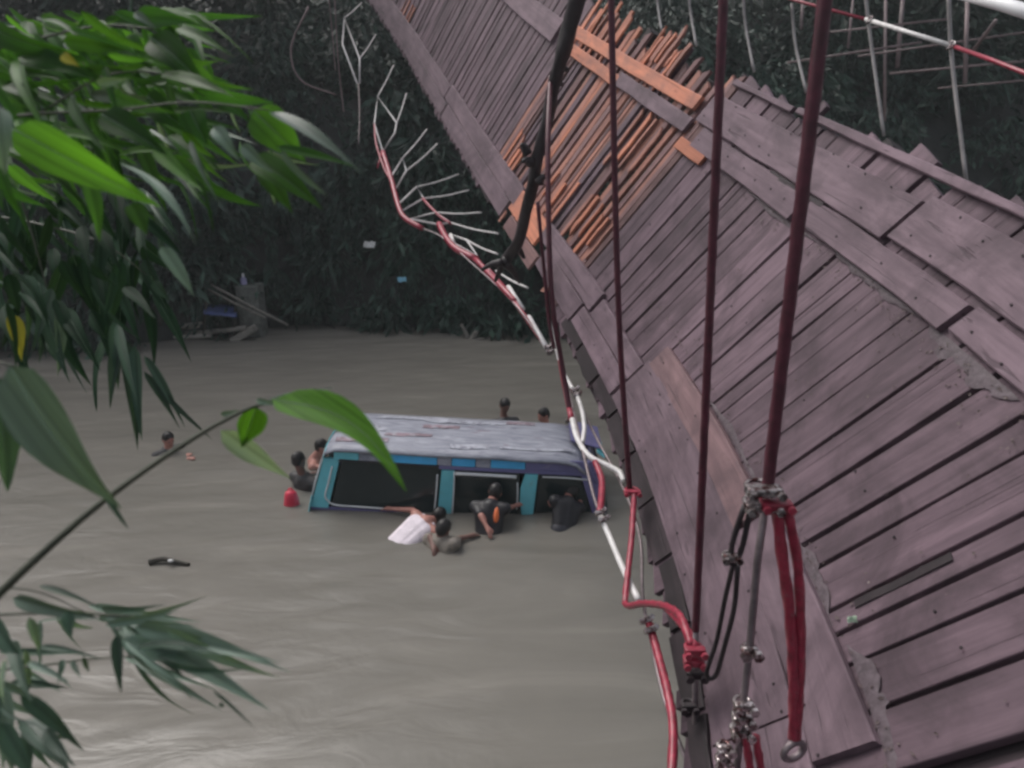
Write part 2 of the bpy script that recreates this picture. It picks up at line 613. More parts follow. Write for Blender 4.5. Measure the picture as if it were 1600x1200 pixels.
def add_leaf(V, F, p, d, ln, w, up):
    d = d.normalized()
    s = d.cross(up)
    if s.length < 1e-3:
        s = Vector((1, 0, 0))
    s = s.normalized() * w
    nrm = s.cross(d).normalized()
    m = p + d * ln * 0.45 - nrm * ln * 0.05
    i = len(V)
    V.extend([p, m + s, p + d * ln - nrm * ln * 0.18, m - s])
    F.append((i, i + 1, i + 2, i + 3))


def rdir(r):
    while True:
        v = Vector((r.uniform(-1, 1), r.uniform(-1, 1), r.uniform(-1, 1)))
        if 0.1 < v.length < 1:
            return v.normalized()


clumps = []
for k in range(480):                       # undergrowth on the slope
    x = rng.uniform(-18, 18)
    d = rng.uniform(0.0, 13.0)
    y = bank_edge(x) + d
    clumps.append((Vector((x, y, far_height(x, y) + rng.uniform(0.0, 0.7))), rng.uniform(0.5, 1.2)))
for k in range(170):                       # skirts at the water's edge
    x = rng.uniform(-13, 16)
    y = bank_edge(x) + rng.uniform(-0.35, 1.4)
    clumps.append((Vector((x, y, far_height(x, y) + rng.uniform(0.1, 0.5))), rng.uniform(0.35, 0.8)))
for k in range(330):                       # tall bamboo and trees behind; crowns above the view added to shade bank and water
    x = rng.uniform(-26, 26)
    y = bank_edge(x) + rng.uniform(2.5, 9)
    clumps.append((Vector((x, y, rng.uniform(-1, 13))), rng.uniform(0.9, 2.0)))
for (c0, r_) in clumps:
    big = c0.z > 4.5
    nl = int((90 if big else 230) * r_)
    for q in range(nl):
        o = rdir(rng)
        o = Vector((o.x, o.y, o.z * 0.8)) * r_ * (rng.random() ** 0.45)
        p = c0 + o
        if p.z < WZ + 0.08 or p.y < bank_edge(p.x) - 0.9:
            continue
        d = Vector((o.x, o.y - 0.4, -0.9 + rng.uniform(-0.5, 0.7))) + rdir(rng) * 0.6
        sc_ = 2.0 if big else (1.0 if int(c0.x * 7) % 3 else 1.8)
        add_leaf(V, F, p, d, sc_ * rng.uniform(0.16, 0.42), sc_ * rng.uniform(0.02, 0.06), rdir(rng))
# trailing creepers hanging over the water line
for k in range(260):
    x = rng.uniform(-6, 16)
    y = bank_edge(x) + rng.uniform(-0.15, 1.0)
    z = far_height(x, y) + rng.uniform(0.5, 1.9)
    ln = rng.uniform(0.5, 1.6)
    for q in range(26):
        t = q / 26
        p = Vector((x + rng.uniform(-.12, .12), y - 0.35 * t + rng.uniform(-.12, .12), z - ln * t))
        if p.z < WZ + 0.06:
            break
        add_leaf(V, F, p, Vector((rng.uniform(-.5, .5), -0.3, -1)), rng.uniform(0.10, 0.26), rng.uniform(0.015, 0.035), rdir(rng))
tag(mobj('far_bank_foliage', V, F, M['far_leaf']), 'dark tangled bamboo and creepers covering the far bank, with crowns added above the view for shade', 'foliage', kind='stuff')

# ------------------------------------------------------------------ bridge deck
CX = [-0.00017548004568630852, 0.007275554659824376, -0.11741821968604345, 0.5671305227360505, -0.052656791625280246]
CZ = [0.013376256816924382, 0.10950672868697657, -2.752242316430524]
EU = Vector((0.511636621672251, -0.40941140761684897, 0.7553874943874807))   # along a plank, low left end to high right end


def edge(Y):
    return Vector((np.polyval(CX, Y), Y, np.polyval(CZ, Y)))


def tang(Y):
    return (edge(Y + 0.02) - edge(Y - 0.02)).normalized()


def dnorm(Y):
    return tang(Y).cross(EU).normalized() * 1.0


if dnorm(5).z < 0:
    _dn = dnorm

    def dnorm(Y):
        return -_dn(Y)


def deck(Y, u, nn=0.0):
    return edge(Y) + EU * u + dnorm(Y) * nn


bridge = empty('bridge_deck', edge(4.0))
tag(bridge, 'tilted and torn wooden plank deck of the suspension bridge', 'bridge deck')


def plank_geo(ln, w, th, r, ragged=0.0, seg=5, warp=0.004):
    """board along local x, centred, top at z=0; edges uneven"""
    V, F = [], []
    n = seg + 1
    for i in range(n):
        x = -ln / 2 + ln * i / seg
        a = w / 2 * (1 - r.uniform(0, 0.05))
        c = w / 2 * (1 - r.uniform(0, 0.05))
        z = r.uniform(-warp, warp)
        e = r.uniform(-1, 1) * ragged if i in (0, n - 1) else 0
        e2 = r.uniform(-1, 1) * ragged if i in (0, n - 1) else 0
        ch = min(0.0028, w * 0.05)
        V += [Vector((x + e, -a, z - ch)), Vector((x + e, -a + ch, z)), Vector((x + e2, c - ch, z)), Vector((x + e2, c, z - ch)),
              Vector((x + e2, c, z - th)), Vector((x + e, -a, z - th))]
    for i in range(n - 1):
        o, q = i * 6, (i + 1) * 6
        for k in range(6):
            k2 = (k + 1) % 6
            F.append((o + k, q + k, q + k2, o + k2))
    F.append((0, 1, 2, 3, 4, 5))
    F.append(tuple((n - 1) * 6 + k for k in (5, 4, 3, 2, 1, 0)))
    return V, F


def lay_plank(Y, w, u0, u1, mt, th=0.03, dn=0.0, skew=0.0, tilt=0.0, ragged=0.0, name='plank', parent=bridge, r=rng):
    T = tang(Y)
    e = EU.copy()
    if skew:
        e = (Matrix.Rotation(skew, 3, dnorm(Y)) @ e).normalized()
    tp = (T - e * T.dot(e)).normalized()
    nn = e.cross(tp)
    if nn.dot(dnorm(Y)) < 0:
        tp = -tp
        nn = -nn
    if tilt:
        Rm = Matrix.Rotation(tilt, 3, e)
        tp = Rm @ tp
        nn = Rm @ nn
    o = edge(Y) + EU * ((u0 + u1) / 2) + dnorm(Y) * dn
    Mx = frame(e, tp, nn, o)
    Vg, Fg = plank_geo(u1 - u0, w, th, r, ragged)
    me = bpy.data.meshes.new(name)
    me.from_pydata([tuple(v) for v in Vg], [], Fg)
    me.materials.append(mt)
    ob = bpy.data.objects.new(name, me)
    link(ob, parent)
    ob.matrix_local = parent.matrix_basis.inverted() @ Mx
    return ob


pr = random.Random(21)
Y = 1.35
SK = abs(tang(4).cross(EU).length)      # width across a plank per metre along the deck
first_gap = True
while Y < 16.6:
    broken = 6.35 < Y < 9.35
    if broken:
        w = pr.uniform(0.05, 0.085)
        gap = pr.choice([0.004, 0.006, 0.012, 0.03])
    elif Y < 3.6:
        w = pr.choice([0.09, 0.12, 0.15, 0.18, 0.20, 0.20])
        gap = pr.choice([0.0003, 0.0003, 0.001, 0.004, 0.010, 0.014])
    elif Y > 9.3:
        w = pr.choice([0.10, 0.13, 0.17, 0.20])
        gap = pr.choice([0.0005, 0.001, 0.001, 0.008])
    else:
        w = pr.choice([0.07, 0.10, 0.13, 0.17, 0.20])
        gap = pr.choice([0.0003, 0.0003, 0.0003, 0.001, 0.002, 0.010])
    yc = Y + w / SK / 2
    if first_gap and Y > 2.0:
        Y += 0.05            # the wide dark slot at the near end
        first_gap = False
        yc = Y + w / SK / 2
    u0 = pr.uniform(-0.035, 0.02)
    u1 = 2.40 + pr.uniform(-0.03, 0.06)
    mt = M['wood']
    dn = pr.uniform(-0.006, 0.004)
    rag = 0.006
    tilt = pr.uniform(-0.02, 0.02)
    if broken:
        k = pr.random()
        mt = M['brown'] if k < 0.50 else M['rust'] if k < .76 else (M['orange'] if k < 0.86 else M['wood'])
        u0 = pr.uniform(0.10, 0.46) if Y > 6.9 else pr.uniform(0.0, 0.2)
        u1 = pr.uniform(2.32, 2.50)
        dn = pr.uniform(-0.02, 0.01)
        rag = 0.05
        tilt = pr.uniform(-0.07, 0.07)
    elif 3.4 < Y < 6.4 and pr.random() < 0.16:
        u1 += pr.uniform(0.03, 0.12)
    if not (broken and pr.random() < 0.05):
        lay_plank(yc, w, u0, u1, mt, 0.028 if broken else 0.035, dn, pr.uniform(-0.012, 0.012), tilt, rag, r=pr)
    Y += (w + gap) / SK

# short freshly split slats: bright ends at the torn places
for (Ya, Yb, ua, ub, cnt) in ((6.55, 7.25, 0.62, 1.05, 6), (7.4, 8.0, 0.55, 0.95, 3), (8.75, 9.2, 0.5, 0.85, 4), (6.9, 7.4, 1.35, 1.95, 4),
                              (7.35, 7.95, 2.2, 2.54, 8), (8.45, 9.3, 2.05, 2.48, 9), (14.2, 14.9, 0.4, 0.75, 4), (8.0, 8.5, 0.02, 0.25, 3)):
    for k in range(cnt):
        y_ = Ya + (Yb - Ya) * (k + pr.uniform(0.2, 0.8)) / cnt
        lay_plank(y_, pr.uniform(0.03, 0.065), ua + pr.uniform(-.12, .1), ub + pr.uniform(-.12, .1), M['orange'] if pr.random() < .55 else M['rust'], 0.02, 0.018 + pr.uniform(0, .006),
                  pr.uniform(-.012, .012), pr.uniform(-.06, .06), 0.03, name='split_slat', r=pr)


def runner(Y0, Y1, u0, u1, mt, n0=0.006, th=0.032, name='runner_board', du=0.0, r=pr, cut0=0.0, cut1=0.0, wob=0.006):
    """long board laid along the deck; du: sideways drift over its length"""
    seg = max(3, int(abs(Y1 - Y0) / 0.28))
    V, F = [], []
    for i in range(seg + 1):
        t = i / seg
        a, c = u0 + du * t + r.uniform(-wob, wob), u1 + du * t + r.uniform(-wob, wob)
        ya = Y0 + (Y1 - Y0) * t
        e0 = (cut0 if i == 0 else cut1 if i == seg else 0)
        hz = n0 + th + r.uniform(-0.002, 0.002)
        ch = 0.006
        V += [deck(ya, a, hz - ch), deck(ya, a + ch, hz), deck(ya + e0, c - ch, hz), deck(ya + e0, c, hz - ch), deck(ya + e0, c, n0), deck(ya, a, n0)]
    n = seg + 1
    for i in range(n - 1):
        o, q = i * 6, (i + 1) * 6
        for k in range(6):
            k2 = (k + 1) % 6
            F.append((o + k, o + k2, q + k2, q + k))
    F.append((5, 4, 3, 2, 1, 0))
    F.append(tuple((n - 1) * 6 + k for k in range(6)))
    ym = (Y0 + Y1) / 2
    T = tang(ym)
    e = (EU - T * EU.dot(T)).normalized()
    Mx = frame(T, T.cross(e) * -1 if False else e, T.cross(e), deck(ym, (u0 + u1) / 2))
    return mobj(name, V, F, mt, bridge, matrix=Mx)


W_, O_, B_ = M['runner'], M['orange'], M['brown']
# left wheel track: two boards side by side, laid end to end
for (a, c, u0, u1, mt, du) in ((2.165, 3.32, 0.63, 0.885, W_, -0.05), (3.36, 4.95, 0.59, 0.785, M['pinkish'], -0.02),
                               (1.30, 2.35, 0.20, 0.655, W_, -0.03), (2.36, 4.98, 0.185, 0.61, W_, -0.02),
                               (5.02, 6.10, 0.15, 0.345, W_, 0.0), (5.0, 5.95, 0.355, 0.53, W_, 0.0),
                               (6.0, 7.45, 0.36, 0.56, W_, -0.02), (6.14, 7.2, 0.12, 0.345, W_, 0),
                               (7.46, 8.35, 0.22, 0.50, O_, 0.0), (7.25, 8.2, 0.02, 0.20, B_, 0),
                               (8.42, 11.4, 0.05, 0.28, W_, 0.0), (8.30, 11.6, 0.29, 0.52, W_, 0.0),
                               (11.44, 16.4, 0.05, 0.26, W_, 0.0), (11.64, 16.4, 0.27, 0.48, W_, -0.04)):
    runner(a, c, u0, u1, mt, du=du)
# right wheel track
for (a, c, u0, u1, mt, du) in ((1.4, 3.62, 1.91, 2.045, W_, 0), (3.66, 5.0, 1.885, 2.035, W_, 0), (5.04, 6.45, 1.86, 2.02, W_, 0.02),
                               (1.3, 4.35, 2.07, 2.325, W_, 0), (4.38, 6.62, 2.05, 2.29, W_, 0), (4.9, 5.5, 2.005, 2.04, M['mould'], 0),
                               (6.66, 8.05, 1.93, 2.06, W_, 0), (8.0, 9.32, 1.91, 2.02, O_, 0), (6.75, 9.40, 2.10, 2.22, O_, -0.03),
                               (9.7, 12.2, 1.88, 2.15, W_, 0), (12.25, 16.4, 1.9, 2.15, W_, 0), (6.2, 6.62, 1.80, 1.90, O_, 0)):
    runner(a, c, u0, u1, mt, du=du)
# rails along both edges and bearers beneath
runner(1.3, 5.75, 2.40, 2.445, W_, n0=0.004, th=0.035, name='edge_rail')
runner(5.8, 6.55, 2.39, 2.43, W_, n0=0.004, th=0.03, name='edge_rail')
for (a, c) in ((1.2, 3.45), (3.5, 6.3), (9.0, 16.4)):
    runner(a, c, -0.05, 0.08, M['mould'], n0=-0.19, th=0.14, name='edge_bearer', wob=0.012)
for (a, c) in ((1.2, 6.5), (6.6, 16.4)):
    runner(a, c, 1.2, 1.3, M['mould'], n0=-0.19, th=0.14, name='bearer')
    runner(a, c, 2.26, 2.36, M['mould'], n0=-0.19, th=0.14, name='bearer')
for k in range(9):
    lay_plank(1.9 + 1.65 * k, 0.10, -0.12, 2.5, M['mould'], 0.12, -0.20, name='cross_beam', r=pr)
# mouldy battens nailed along the plank ends of the low side
for k in range(9):
    y0 = 2.1 + 0.46 * k
    runner(y0, y0 + 0.43, 0.005 + pr.uniform(-.02, .02), 0.15 + pr.uniform(-.02, .02), M['mould'], n0=0.003, th=0.014 + pr.uniform(0, .006), name='edge_batten', wob=0.018)
# dark strips seen as slots in the planks, with rubbish caught in them
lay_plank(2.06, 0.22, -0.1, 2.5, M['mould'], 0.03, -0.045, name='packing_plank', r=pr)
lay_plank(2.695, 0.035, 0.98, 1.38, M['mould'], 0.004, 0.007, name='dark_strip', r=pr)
# rusty nail heads, along the bearers and in the wheel boards
G = []
nr = random.Random(9)
y_ = 1.6
while y_ < 6.6:
    for u_, h_ in ((0.24, 0.040), (0.54, 0.040), (0.68, 0.040), (1.25, 0.002), (1.95, 0.040), (2.12, 0.040), (2.28, 0.040)):
        if nr.random() < .6:
            yy_, uu_ = y_ + nr.uniform(-.05, .05), u_ + nr.uniform(-.02, .02)
            c_ = deck(yy_, uu_, h_)
            G.append(tube_geo([c_, c_ + dnorm(yy_) * 0.004], 0.0055, 6))
    y_ += 0.19
Vg, Fg = merge(*G)
nh = mobj('nail_heads', Vg, Fg, M['mould'], bridge, matrix=Matrix.Translation(edge(4)))
nh['kind'] = 'stuff'
# thin drifts of mud washed against the wheel boards
mr = random.Random(4)
for k, (Ya, Yb, ub, sgn, wmax) in enumerate(((3.15, 3.75, 1.885, -1, .22), (3.8, 4.6, 1.88, -1, .12), (2.5, 3.0, 1.905, -1, .16), (2.05, 2.55, 0.885, 1, .20), (2.6, 3.3, 0.83, 1, .16), (3.4, 4.3, 0.79, 1, .10), (4.7, 5.6, 1.86, -1, .09))):
    n_ = 22
    V, F = [], []
    for i in range(n_ + 1):
        t = i / n_
        y_ = Ya + (Yb - Ya) * t
        w_ = max(0.004, 0.5 * wmax * math.sin(math.pi * t) ** .6 * (0.45 + 0.9 * abs(mnoise.noise(Vector((t * 5, k * 3.1, 0)))) + mr.uniform(-.06, .06)))
        V += [deck(y_, ub, 0.006), deck(y_, ub + sgn * w_ * .5, 0.0075), deck(y_ + mr.uniform(-.01, .01), ub + sgn * w_, 0.0045)]
    for i in range(n_):
        for j in (0, 1):
            F.append((i * 3 + j, i * 3 + j + 1, i * 3 + j + 4, i * 3 + j + 3))
    mobj('mud_drift', V, F, M['mud'], bridge, smooth=True, matrix=Matrix.Translation(deck(Ya, ub)))
# leaf crumbs and grit lying along the boards
V, F = [], []
lt = random.Random(5)
for k in range(900):
    ys_ = lt.uniform(1.6, 6.3)
    kind_ = lt.random()
    if kind_ < .45:
        uu = 0.80 + abs(lt.gauss(0, .07)) + 0.02 * max(0, 3 - ys_)
    elif kind_ < .85:
        uu = 1.87 - abs(lt.gauss(0, .08))
    else:
        uu = lt.uniform(.85, 1.85)
    p = deck(ys_, uu, 0.010)
    nn_ = dnorm(ys_)
    d = (tang(ys_) * lt.uniform(-1, 1) + EU * lt.uniform(-1, 1)).normalized()
    sd2 = nn_.cross(d)
    ln, wd = lt.uniform(.004, .018) * (1 + (lt.random() < .08)), lt.uniform(.003, .007)
    i = len(V)
    V += [p, p + d * ln * .5 + sd2 * wd + nn_ * .004, p + d * ln, p + d * ln * .5 - sd2 * wd]
    F.append((i, i + 1, i + 2, i + 3))
litter = mobj('leaf_crumbs', V, F, plain('leaf_crumbs', (0.085, 0.06, 0.06), 0.7, 0, 0.3, 60, second=(0.34, 0.30, 0.28), cut=(0.60, 0.66)), bridge, matrix=Matrix.Translation(edge(4)))
litter['kind'] = 'stuff'

# ------------------------------------------------------------------ suspension ropes, low (left) side
def clamp(name, p, axis, r, mt, parent, w=0.03, n=2, side=Vector((1, 0, 0))):
    """wire-rope grips: saddle blocks, each with its U-bolt and two nuts as sub-parts"""
    axis = axis.normalized()
    s = (side - axis * side.dot(axis)).normalized()
    t = axis.cross(s)
    cs = [p + axis * ((k - (n - 1) / 2) * w * 1.35) for k in range(n)]
    Vg, Fg = merge(*[box_geo(frame(s, t, axis, c - t * r * 0.9), r * 3.2, r * 1.3, w * 0.78, w * 0.2) for c in cs])
    base = mobj(name, Vg, Fg, mt, parent, smooth=False, matrix=Matrix.Translation(p))
    for c in cs:
        arc = [c + s * (math.cos(a) * r * 1.25) + t * (math.sin(a) * r * 1.35) for a in [math.pi * i / 8 for i in range(9)]]
        arc = [arc[0] - t * r * 2.2] + arc + [arc[-1] - t * r * 2.2]
        Vg, Fg = tube_geo(arc, w * 0.19, 6)
        mobj('u_bolt', Vg, Fg, mt, base, smooth=True, matrix=Matrix.Translation(c))
        for sg in (-1, 1):
            q = c + s * sg * r * 1.25 - t * r * 1.9
            Vg, Fg = tube_geo([q, q - t * w * 0.34], w * 0.38, 6)
            mobj('nut', Vg, Fg, mt, base, matrix=Matrix.Translation(q))
    return base


def rope_thing(name, loc, label, cat='rope', group=None):
    e = empty(name, loc)
    return tag(e, label, cat, group)


# nearest hanger
p_top, p_cl = aty(1294, -40, 1.80), aty(1198, 772, 1.80)
h5 = rope_thing('hanger_rope', p_cl, 'thick maroon hanger rope with a large clamp and a red rope loop, nearest', 'hanger rope', 'hanger ropes of the bridge')
tube('rope', [p_top, p_top.lerp(p_cl, .5), p_cl], 0.0165, M['maroon'], h5, sides=10, lobes=5, depth=0.05, pitch=0.12, sub=0.015)
clamp('clamp', aty(1187, 772, 1.79), p_top - p_cl, 0.030, M['galv'], h5, 0.034, 2)
clamp('clamp', aty(1208, 783, 1.78), p_top - p_cl, 0.026, M['red'], h5, 0.030, 1)
low = [p_cl, aty(1183, 880, 1.79), aty(1172, 1005, 1.78), aty(1160, 1110, 1.77), aty(1148, 1240, 1.75)]
tube('tail_rod', low, 0.0115, M['steel'], h5, sides=8)
clamp('clamp', aty(1170, 1014, 1.78), p_top - p_cl, 0.014, M['galv'], h5, 0.045, 1)
clamp('clamp', aty(1158, 1118, 1.77), p_top - p_cl, 0.019, M['galv'], h5, 0.036, 3)
clamp('clamp', aty(1130, 1175, 1.77), p_top - p_cl, 0.014, M['galv'], h5, 0.036, 2)
for (a, c) in (((1165, 1150), (1180, 1260)), ((1180, 1150), (1200, 1260))):
    tube('red_tail', [aty(*a, 1.75), aty(*c, 1.72)], 0.012, M['red'], h5, sides=9, lobes=4, sub=0.008)
# black hook links on the left of the clamp
for dx in (-8, 9):
    tube('link', catmull([aty(1168 + dx * .6, 790, 1.77), aty(1152 + dx, 850, 1.77), aty(1146 + dx * .3, 882, 1.77)], 4), 0.0085, M['black'], h5)
clamp('clamp', aty(1140, 868, 1.77), Vector((0, 0, 1)), 0.014, M['galv'], h5, 0.030, 1)
loop = catmull([aty(1146, 880, 1.78), aty(1133, 935, 1.82), aty(1120, 1000, 1.86), aty(1104, 1052, 1.88), aty(1118, 1056, 1.87), aty(1132, 1010, 1.84), aty(1147, 950, 1.8), aty(1153, 885, 1.78)], 6)
tube('hook_loop', loop, 0.0075, M['black'], h5, sides=8)
# doubled red rope with the iron eye
for pts, rr in (([(1213, 785), (1222, 870), (1234, 960), (1240, 1060), (1240, 1155)], 0.0155), ([(1228, 785), (1246, 880), (1251, 980), (1250, 1060), (1244, 1155)], 0.0135)):
    tube('red_loop', catmull([aty(a, c, 1.76) for a, c in pts], 26), rr, M['red'], h5, sides=14, lobes=4, pitch=0.13, depth=0.10)
ec = aty(1240, 1173, 1.75)
ring = [ec + Vector((math.cos(a) * 0.034, 0.012 * math.cos(a), math.sin(a) * 0.030)) for a in [2 * math.pi * i / 24 for i in range(24)]]
tube('iron_eye', ring, 0.011, M['steel'], h5, sides=8, closed=True)

# second hanger
h4 = rope_thing('hanger_rope', aty(1086, 1015, 2.5), 'maroon hanger rope running down to a red clamp at the deck edge', 'hanger rope', 'hanger ropes of the bridge')
a4, b4 = aty(1132, -40, 2.5), aty(1087, 985, 2.5)
tube('rope', [a4, a4.lerp(b4, .5), b4], 0.0150, M['maroon'], h4, sides=10, lobes=5, depth=0.05, pitch=0.12, sub=0.02)
tube('tail_rod', [b4, aty(1086, 1100, 2.48), aty(1087, 1240, 2.45)], 0.0125, M['steel'], h4)
clamp('clamp', aty(1083, 1020, 2.47), Vector((0, 0, 1)), 0.026, M['red'], h4, 0.040, 2)
clamp('clamp', aty(1085, 1048, 2.48), Vector((0, 0, 1)), 0.024, M['black'], h4, 0.045, 1)
clamp('clamp', aty(1075, 1100, 2.48), Vector((0, 0, 1)), 0.020, M['black'], h4, 0.040, 1)
# third hanger
h3 = rope_thing('hanger_rope', aty(985, 765, 3.9), 'maroon hanger rope ending in a red knot above the car end', 'hanger rope', 'hanger ropes of the bridge')
a3, m3, b3 = aty(954, -40, 3.9), aty(966, 470, 3.9), aty(984, 768, 3.9)
tube('rope', catmull([a3, m3, b3], 12), 0.0165, M['maroon'], h3, sides=8)
clamp('clamp', aty(987, 766, 3.87), Vector((0, 0, 1)), 0.030, M['red'], h3, 0.038, 1)
red = catmull([aty(991, 768, 3.85), aty(987, 840, 3.6), aty(978, 925, 3.3), aty(980, 946, 3.2), aty(1003, 943, 3.05), aty(1035, 946, 2.85), aty(1062, 962, 2.65), aty(1080, 1008, 2.47)], 8)
tube('red_tail', red, 0.0165, M['red'], h3, sides=10, lobes=4, pitch=0.09)
tube('red_tail', catmull([aty(1040, 947, 2.84), aty(1066, 975, 2.62), aty(1088, 1012, 2.46)], 8), 0.018, M['red'], h3, sides=10, lobes=4, pitch=0.09)
# fourth: pair of thinner ropes
h2 = rope_thing('hanger_rope', aty(893, 655, 5.2), 'pair of thin maroon hanger ropes beside the frayed black one', 'hanger rope', 'hanger ropes of the bridge')
tube('rope', catmull([aty(860, 120, 6.25), aty(856, 240, 5.7), aty(861, 450, 5.4), aty(878, 570, 5.35), aty(893, 655, 5.2)], 6), 0.020, M['maroon'], h2)
tube('rope', catmull([aty(840, 315, 5.35), aty(848, 400, 5.38), aty(858, 500, 5.38), aty(866, 545, 5.36)], 6), 0.014, M['maroon'], h2)
clamp('clamp', aty(892, 655, 5.18), Vector((0, 0, 1)), 0.026, M['galv'], h2, 0.04, 1)
# fifth: black frayed bundle
h1 = rope_thing('hanger_rope', aty(790, 400, 6.6), 'black frayed hanger bundle tied to the torn deck edge', 'hanger rope', 'hanger ropes of the bridge')
bund = catmull([aty(912, -50, 6.0), aty(890, 45, 6.1), aty(869, 118, 6.2), aty(858, 175, 6.3), aty(843, 235, 6.35), aty(828, 305, 6.45), aty(812, 370, 6.6), aty(793, 405, 6.8)], 6)
tube('rope', bund, [0.062 if i < 10 else 0.050 for i in range(len(bund))], M['black'], h1, sides=10, lobes=3, pitch=0.5, depth=0.12)
for (x, y, dx, dy) in ((872, 112, 16, -2), (866, 125, 12, 8), (824, 240, -10, -14), (830, 255, -14, -2), (842, 285, 10, -8), (800, 395, -24, 22), (792, 405, -18, 34), (805, 385, 14, 18), (786, 410, -34, 12), (790, 412, 22, 30)):
    q = aty(x, y, 6.35 if y < 350 else 6.75)
    q2 = aty(x + dx, y + dy, 6.3 if y < 350 else 6.85)
    tube('frayed_end', catmull([q, q.lerp(q2, .5) + Vector((0, 0, .02)), q2], 3), [0.045, 0.016], M['black'], h1, sides=6)

# hanging side cable: red and white lengths clamped together
sc = rope_thing('side_cable', aty(905, 640, 5.0), 'slack red and white side cable hanging along the low deck edge', 'cable')


def dep(px, py):
    """distance of the low side cable, a little outside the deck edge"""
    t = [(220, 10.6), (350, 8.9), (450, 7.2), (550, 6.2), (640, 5.2), (700, 4.7), (800, 4.0), (900, 3.45), (980, 3.0), (1100, 2.55), (1240, 2.2)]
    for (a, ya), (c, yc) in zip(t, t[1:]):
        if py <= c:
            return ya + (yc - ya) * max(0, (py - a)) / (c - a)
    return t[-1][1]


def C_(*pts, off=0.0, n=6):
    return catmull([aty(a, c, dep(a, c) + off) for a, c in pts], n)


tube('red_length', C_((803, 470), (830, 508), (858, 548)), 0.022, M['red'], sc)
tube('white_length', C_((858, 500), (868, 540), (880, 580), (897, 612)), 0.017, M['white'], sc)
tube('white_length', C_((899, 612), (909, 640), (913, 668), (910, 692)), 0.017, M['white'], sc)
tube('red_length', C_((874, 555), (882, 600), (893, 655)), 0.022, M['red'], sc)
tube('white_length', C_((894, 655), (902, 685), (920, 712), (950, 728), (968, 738), (975, 752)), 0.020, M['white'], sc)
tube('red_length', C_((930, 722), (940, 748), (940, 775), (937, 803)), 0.022, M['red'], sc)
tube('white_length', C_((938, 806), (955, 845), (975, 892), (998, 938)), 0.0175, M['white'], sc)
tube('red_length', C_((1015, 975), (1030, 1030), (1044, 1085), (1052, 1140), (1048, 1240)), 0.019, M['red'], sc, lobes=4, sides=10)
tube('steel_wire', C_((880, 575), (905, 680), (925, 765), (938, 806)), 0.010, M['steel'], sc)
tube('steel_wire', C_((897, 612), (930, 680), (975, 765), (1000, 840), (1004, 930), (1014, 985), (1040, 1100), (1085, 1220), off=0.1), 0.010, M['steel'], sc)
for (x, y) in ((900, 615), (858, 548), (940, 808), (1012, 978)):
    clamp('clamp', aty(x, y, dep(x, y) - 0.02), Vector((-0.3, 0.6, 0.5)), 0.021, M['galv'], sc, 0.036, 2)

# torn netting on the far part of the low side
nt = rope_thing('side_netting', aty(640, 345, 9.0), 'torn red and white side netting pulled out from the deck edge', 'netting')


def ndep(px, py):
    return max(dep(px, py), 0) if py > 220 else 10.6 + (220 - py) * 0.016


def N_(*pts, n=1):
    q = [aty(a, c, ndep(a, c)) for a, c in pts]
    return catmull(q, n) if n > 1 else q


loops = [[(538, 28), (535, 69), (558, 130), (562, 130), (562, 92)], [(590, 151), (585, 194), (598, 237), (617, 208), (620, 192)],
         [(629, 247), (612, 275), (617, 297), (635, 267)], [(651, 292), (623, 319), (625, 331), (662, 310)],
         [(681, 332), (642, 342), (685, 351), (704, 348)], [(704, 367), (708, 380), (746, 400), (729, 375)]]
for lp in loops:
    tube('net_mesh', N_(*lp), 0.0135, M['net'], nt, sides=6, closed=True)
ties = [((538, 28), (565, 4)), ((562, 92), (587, 54)), ((590, 151), (615, 102)), ((620, 192), (635, 146)), ((629, 247), (667, 202)), ((635, 267), (683, 225)),
        ((651, 292), (717, 272)), ((662, 310), (733, 297)), ((681, 332), (752, 332)), ((704, 348), (779, 365)), ((729, 375), (778, 397)), ((775, 423), (825, 450))]
for (a, c) in ties:
    # the far end of each tie is fixed on the deck edge: find the deck station under that pixel
    best = min((abs((edge(y_).x / 1) - aty(c[0], c[1], y_).x) + abs(edge(y_).z - aty(c[0], c[1], y_).z), y_) for y_ in np.linspace(5.5, 16.5, 200))
    p0 = aty(*a, ndep(*a))
    p1 = edge(best[1]) + Vector((0, 0, -0.03))
    p1 = aty(c[0], c[1], best[1])
    mid = p0.lerp(p1, .5) + Vector((0, 0, -0.015))
    tube('net_tie', catmull([p0, mid, p1], 4), 0.0105, M['net'], nt, sides=6)
for pts, r_ in (([(585, 194), (588, 225), (600, 262), (612, 285)], 0.014), ([(598, 237), (606, 262), (614, 290), (622, 320), (632, 340), (660, 357)], 0.032),
                ([(596, 240), (590, 262)], 0.012), ([(686, 350), (695, 368), (712, 388), (745, 405)], 0.038), ([(660, 310), (684, 335), (705, 350)], 0.018),
                ([(742, 404), (765, 428), (790, 455), (806, 472)], 0.030), ([(560, 130), (562, 180), (560, 225)], 0.008), ([(760, 418), (780, 440), (806, 470)], 0.022)):
    tube('red_border_rope', N_(*pts, n=4), r_, M['red'] if r_ > 0.01 else M['dim_steel'], nt, sides=7)
for (a, c) in (((704, 367), (709, 381)), ((760, 419), (769, 431)), ((794, 448), (817, 483)), ((714, 388), (730, 398)), ((826, 495), (858, 550))):
    tube('white_lashing', N_(a, c), 0.024, M['white'], nt, sides=7)
tube('border_wire', N_((660, 357), (690, 370), (730, 405), (800, 470), (860, 552), n=4), 0.009, M['steel'], nt)

# high (right) side: hand cable and thin hangers
hc = rope_thing('hand_cable', aty(1350, 30, 5.8), 'thin red and white hand cable above the high deck edge', 'cable')


def hy(px):
    return 8.5 + (px - 1100) * (-3.9 / 500)


